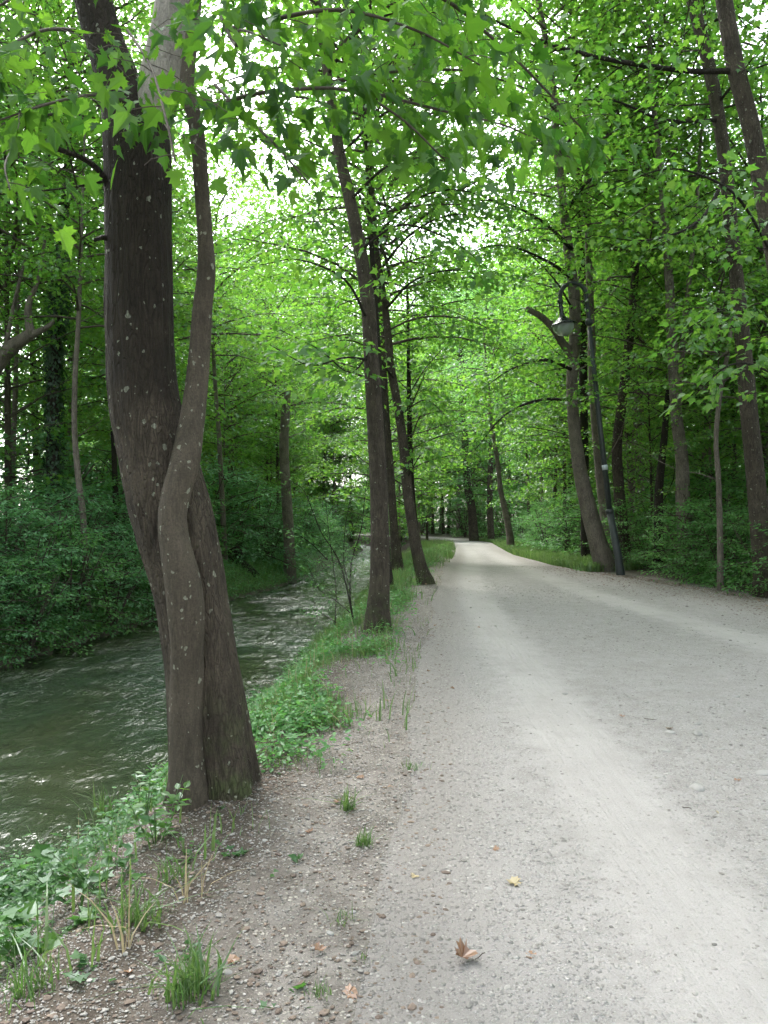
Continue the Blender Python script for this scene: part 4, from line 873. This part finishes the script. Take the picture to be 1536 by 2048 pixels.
for i in range(75):
    y = R.uniform(5, 22); e = R.random() < .8; x = float(xr(y)) - abs(R.gauss(0, .6)) + .3 if e else float(xl(y)) + R.gauss(.1, .45)
    if abs(x) > y * .5: continue
    o = new_obj('fallen_leaf', LMs[R.randrange(4)]); s = R.uniform(.03, .055); o.location = (x, y, float(gz(x, y)) + .012); o.scale = (s, s, s); o.rotation_euler = (R.uniform(-.4, .4), R.uniform(-.4, .4), R.uniform(0, 6))
    tag(o, 'small dry leaf on the right margin of the path' if e else 'small dry leaf on the left margin of the path', 'leaf', 'dry leaves on the right margin' if e else 'dry leaves on the left margin')
def twig_mesh(seed):
    rg = np.random.default_rng(seed); g = Geo(); P = np.cumsum(rg.normal(0, .12, (6, 3)) * np.array([1, 1, .1]) + np.array([.2, 0, 0]), axis=0); P[:, 2] = np.abs(P[:, 2]) * .3; P -= P.mean(0); P[:, 2] += .03; tube(g, P, [.03, .035, .03, .026, .02, .012], 6); 
    return g.mesh('twig', TWIG, True)
TM = [twig_mesh(i) for i in range(4)]
for i, (x, y, s) in enumerate([(923, 1780, .09), (1145, 1475, .12), (1010, 1447, .09), (960, 1915, .06), (1370, 1617, .07), (1155, 1930, .05), (1070, 1575, .07), (1300, 1440, .09), (1450, 1430, .08), (620, 1950, .1), (1005, 2010, .08), (1420, 1552, .08), (840, 1700, .07), (1180, 1275, .1), (870, 1340, .09)]):
    q = hit(x, y); o = new_obj('twig', TM[i % 4]); o.location = (q.x, q.y, q.z + .004); o.scale = (s, s, s); o.rotation_euler = (0, 0, R.uniform(0, 6)); tag(o, 'short dark broken twig lying on the gravel', 'twig', 'twigs lying on the path')

# ------------------------------------------------------------------ grass and low plants
def blades(XY, H, mat, name, rnd=None, z=None, lean=.45, width=.0035):
    n = len(XY); rg = NR; a = rg.uniform(0, 6.28, n); d = np.stack([np.cos(a), np.sin(a)], -1); b = np.abs(rg.normal(0, lean, n)); wd = width * (.6 + rg.random(n)) * np.clip(H / .15, .6, 1.5)
    z0 = gz(XY[:, 0], XY[:, 1]) - .01 if z is None else z
    k = np.array([0, .4, .75, 1.0]); w_ = np.array([1, .85, .5, 0])
    cx = XY[:, None, 0] + d[:, None, 0] * (b * H)[:, None] * k[None] ** 2; cyy = XY[:, None, 1] + d[:, None, 1] * (b * H)[:, None] * k[None] ** 2; cz = z0[:, None] + H[:, None] * (k[None] - .25 * b[:, None] * k[None] ** 2)
    px_, py_ = -d[:, 1], d[:, 0]; tw = rg.uniform(0, 6.28, n); px_, py_ = np.cos(tw), np.sin(tw)
    Lf = np.stack([cx + px_[:, None] * wd[:, None] * w_, cyy + py_[:, None] * wd[:, None] * w_, cz], -1); Rt = np.stack([cx - px_[:, None] * wd[:, None] * w_, cyy - py_[:, None] * wd[:, None] * w_, cz], -1)
    V = np.concatenate([Lf[:, :3], Rt[:, :3], Lf[:, 3:4]], 1).reshape(-1, 3)
    F = [0, 3, 4, 1, 1, 4, 5, 2, 2, 5, 6]; L = (np.array(F)[None] + (np.arange(n) * 7)[:, None]).ravel(); Sz = np.tile([4, 4, 3], n)
    return mesh_arrays(name, V, L, Sz, mat, False, np.repeat(rg.uniform(0, 1, n) if rnd is None else rnd, 7))
def gdens(x, y):
    s = (xl(y) - x) / (xl(y) - xw(y)); d = sst(.08, .36, s) * (wob(x, y, 2.2, 8, 1) > -.45) + .03
    d = d * np.where(y < 4.7, .022, np.where(y < 5.6, .35, 1)); d = np.where((y > 24), np.maximum(d, .55), d) * np.clip(.4 + 1.1 * wob(x, y, 4.5, 8, 13), .06, 1); return np.clip(d, 0, 1)
XY = sample_ground(150000, lambda y: xw(y) - .02, lambda y: xl(y) + .05, 2.3, 60, 0, gdens); H = NR.uniform(.04, .2, len(XY)) * (1 + .6 * (XY[:, 1] > 14) + .4 * (XY[:, 1] > 24)) * np.clip(.9 + .8 * wob(XY[:, 0], XY[:, 1], 3.3, 8, 7), .35, 2)
tag(new_obj('verge_grass', blades(XY, H, GRASS, 'verge_grass', width=.004)), 'green grass growing on the bank between stream and path', 'grass', kind='stuff')
k_ = NR.random(len(XY)) < .03; XYd = XY[k_] + NR.normal(0, .03, (k_.sum(), 2)); tag(new_obj('dry_grass', blades(XYd, NR.uniform(.15, .38, len(XYd)), DRYG, 'dry_grass', width=.0014, lean=.6)), 'straw-coloured dry stems among the grass of the near bank', 'dry grass', kind='stuff')
XY = sample_ground(60000, lambda y: xr(y) - .15, lambda y: xr(y) + 1.3, 19.5, 62, 1.2, lambda x, y: np.clip(1.1 - (x - xr(y)) / 1.5, .1, 1)); H = NR.uniform(.08, .32, len(XY))
tag(new_obj('verge_grass', blades(XY, H, GRASS, 'verge_grass_right', width=.008)), 'pale green grass strip along the right edge of the path', 'grass', kind='stuff')
# low broad-leaved ground cover: one mass on each bank
LEAF_COVER = leaf_mat('cover_leaf', (.028, .085, .025), (.06, .14, .035), (.07, .22, .04), (.15, .34, .05), .4, .03)
def cover(name, XY, size, hmax, tmpl, mat, label, per=9):
    n = len(XY); rg = NR; z = gz(XY[:, 0], XY[:, 1]); P = np.repeat(np.stack([XY[:, 0], XY[:, 1], z], -1), per, 0); m = len(P)
    hh = rg.random(m) ** .8 * np.repeat(rg.uniform(.3, 1, n), per) * hmax; a = rg.uniform(0, 6.28, m); rr = rg.random(m) ** .5 * hmax * .55
    P = P + np.stack([np.cos(a) * rr, np.sin(a) * rr, hh], -1); D = np.stack([np.cos(a), np.sin(a), rg.normal(-.1, .3, m)], -1); Nn = rg.normal(0, .35, (m, 3)); Nn[:, 2] += 1
    sz = np.repeat(size if np.ndim(size) else np.full(n, size), per) * rg.uniform(.5, 1.25, m)
    V, L, S, r = leaves(P, D, Nn, sz, tmpl, rg.uniform(0, 1, m)); return tag(new_obj(name, mesh_arrays(name, V, L, S, mat, False, r)), label, 'ground cover', kind='stuff')
XY = sample_ground(17000, lambda y: xw(y) - .1, lambda y: xl(y) - .2, 4.2, 45, 0, lambda x, y: np.clip(gdens(x, y) * 1.3, 0, 1) * (wob(x, y, 1.6, 8, 11) > -.35)); cover('bank_weeds', XY, .042 + .001 * XY[:, 1], .2, OVATE, LEAF_SHRUB, 'leafy low weeds on the near bank')
XY = sample_ground(1150, lambda y: xw(y) - .15, lambda y: xw(y) + .9, 2.0, 5.2, 1.0, lambda x, y: np.clip(1.2 - (x - xw(y)) / .95, .04, 1)); cover('bank_weeds', XY, .045, .22, OVATE, LEAF_COVER, 'tangled low weeds overhanging the water at bottom left', 7)
n = 9000; y = 8 + 52 * NR.random(n) ** 1.3; x = xf(y) - NR.uniform(-.25, 3.5, n); cover('undergrowth', np.stack([x, y], -1), .07, .45, OVATE, LEAF_COOL, 'low leafy undergrowth along the far bank', 9)
n = 7000; y = 8 + 30 * NR.random(n) ** 1.2; x = xf(y) - NR.uniform(-.12, 1.5, n); cover('undergrowth', np.stack([x, y], -1), .06, .35, OVATE, LEAF_SHRUB, 'bright low plants fringing the waterline of the far bank', 9)
n = 16000; y = 8 + 30 * NR.random(n) ** 1.2; x = xf(y) - NR.uniform(-.1, 1.3, n); tag(new_obj('verge_grass', blades(np.stack([x, y], -1), NR.uniform(.1, .35, n), GRASS, 'far_bank_grass', width=.008)), 'grass along the waterline of the far bank', 'grass', kind='stuff')
n = 9000; y = 10 + 50 * NR.random(n) ** 1.3; x = xr(y) + .35 + NR.uniform(0, 3.5, n) + .8 * (y > 17); cover('undergrowth', np.stack([x, y], -1), .07, .4, OVATE, LEAF_SHRUB, 'low leafy undergrowth along the right edge of the path', 9)
# single tufts and weeds in front
def tuft(x, y, n, h, spread, label, mat=GRASS, name='grass_tuft', lean=.8, width=.0035):
    q = hit(x, y); root = empty(name, q, label, 'grass tuft'); XYt = NR.normal(0, spread, (n, 2)); Hh = NR.uniform(.4, 1.1, n) * h
    me = blades(XYt, Hh, mat, 'blades', z=np.full(n, -.01), lean=lean, width=width); new_obj('blades', me, None, root)
    return root
tuft(727, 1690, 70, .11, .022, 'spiky low grass tuft on the shoulder right of the big maple')
tuft(697, 1625, 60, .16, .018, 'upright grass tuft past the tan leaf on the shoulder')
tuft(825, 1540, 60, .08, .03, 'small grass tuft at the inner edge of the shoulder')
tuft(690, 1842, 30, .08, .03, 'thin low grass tuft in the middle of the shoulder')
tuft(385, 1990, 160, .19, .05, 'large long-bladed grass tuft at the bottom of the bank')
tuft(275, 1850, 80, .2, .05, 'long grass tuft among the weeds left of the dry stems')
tuft(65, 1990, 70, .16, .05, 'grass tuft in the bottom left corner')
tuft(345, 1760, 50, .14, .04, 'grass tuft just below the base of the big maple')
tuft(730, 1935, 26, .06, .02, 'tiny grass tuft low on the shoulder')
tuft(640, 1990, 30, .07, .02, 'short grass tuft beside the crumpled dark red leaf')
tuft(215, 1640, 60, .3, .05, 'tall arching grass at the waterline left of the big maple')
tuft(385, 1800, 9, .24, .05, 'bent straw-coloured dry stems on the bank', DRYG, 'dry_stems', .7, .0022)
tuft(240, 1900, 7, .3, .06, 'long pale dry stems lying over the weeds', DRYG, 'dry_stems', .8, .0022)
LEAF_WEED = leaf_mat('weed_leaf', (.028, .085, .025), (.06, .14, .035), (.07, .22, .04), (.15, .34, .05), .4, .03)
def weed(x, y, n, size, h, label, tmpl=OVATE, mat=LEAF_WEED, spread=.06, name='weed', stems=6):
    q = hit(x, y); root = empty(name, q, label, 'weed'); rg = np.random.default_rng(int(x * 7 + y)); g = Geo(); P = []; D = []
    for i in range(stems):
        a = rg.uniform(0, 6.28); k = np.linspace(0, 1, 5)[:, None]; hh = h * rg.uniform(.6, 1.1); tip = np.array([math.cos(a) * spread * 1.6, math.sin(a) * spread * 1.6, hh]) * rg.uniform(.6, 1.1)
        S = np.array([math.cos(a) * spread * .2, math.sin(a) * spread * .2, -.01]) + tip * k * np.array([1, 1, 1]) ; tube(g, S, np.linspace(.0028, .0012, 5), 4, False)
        for j in range(max(1, n // stems)):
            t = rg.uniform(.25, 1); p_ = S[0] + (S[-1] - S[0]) * t; b = rg.uniform(0, 6.28); P.append(p_); D.append([math.cos(b), math.sin(b), rg.uniform(-.2, .4)])
    new_obj('stems', g.mesh('stems', GRASS, True), None, root); m = len(P); Nn = rg.normal(0, .3, (m, 3)); Nn[:, 2] += 1
    V, L, S_, r = leaves(P, D, Nn, size * rg.uniform(.6, 1.2, m), tmpl, rg.uniform(0, 1, m)); new_obj('leaves', mesh_arrays('leaves', V, L, S_, mat, False, r), None, root)
weed(312, 1690, 90, .07, .34, 'bright green nettle-like weeds at the left foot of the big maple', mat=LEAF, spread=.1, stems=12)
weed(290, 1640, 40, .055, .42, 'tall spindly weed rising over the water beside the big maple', mat=LEAF, spread=.05, stems=5)
weed(415, 1625, 14, .055, .05, 'small flat-leaved weed at the base of the big maple', LOBED, LEAF_WEED)
weed(470, 1705, 20, .045, .06, 'low weed on the dark soil below the big maple', LOBED)
weed(562, 1755, 3, .07, .03, 'single broad green leaf lying on the shoulder', stems=1, spread=.02)
weed(592, 1730, 4, .055, .06, 'little upright seedling on the shoulder', stems=1, spread=.01)
weed(570, 2010, 14, .045, .05, 'small weed rosette at the bottom of the shoulder', LOBED)
weed(370, 1720, 20, .045, .08, 'low weed between the nettles and the trunk base')
weed(150, 1800, 70, .07, .3, 'broad-leaved bramble tangle hanging over the water', LOBED, LEAF_WEED, .16, stems=12)
weed(60, 1800, 30, .11, .25, 'large lobed leaves reaching over the water at the left edge', LOBED, LEAF_WEED, .12, stems=7)
weed(100, 1890, 50, .07, .22, 'round-leaved weeds below the bramble tangle', LOBED, LEAF_WEED, .13, stems=10)
weed(50, 1920, 30, .09, .2, 'cluster of broad leaves in the lower left corner', MAPLE, LEAF, .12, stems=7)
weed(220, 1790, 60, .06, .24, 'leafy weeds on the bank edge left of the dry stems', OVATE, LEAF_WEED, .14, stems=12)
weed(190, 1700, 40, .06, .22, 'trailing stems with paired leaves over the dark water', OVATE, LEAF_WEED, .14, stems=8)
weed(55, 1700, 20, .05, .25, 'thin trailing sprig over the water at the left edge', OVATE, LEAF_WEED, .1, stems=4)
weed(350, 1920, 14, .045, .06, 'scattered low clover-like weed near the bottom', OVATE, LEAF_WEED)
weed(200, 1960, 22, .05, .08, 'low leafy weed near the bottom left tuft', LOBED, LEAF_WEED)
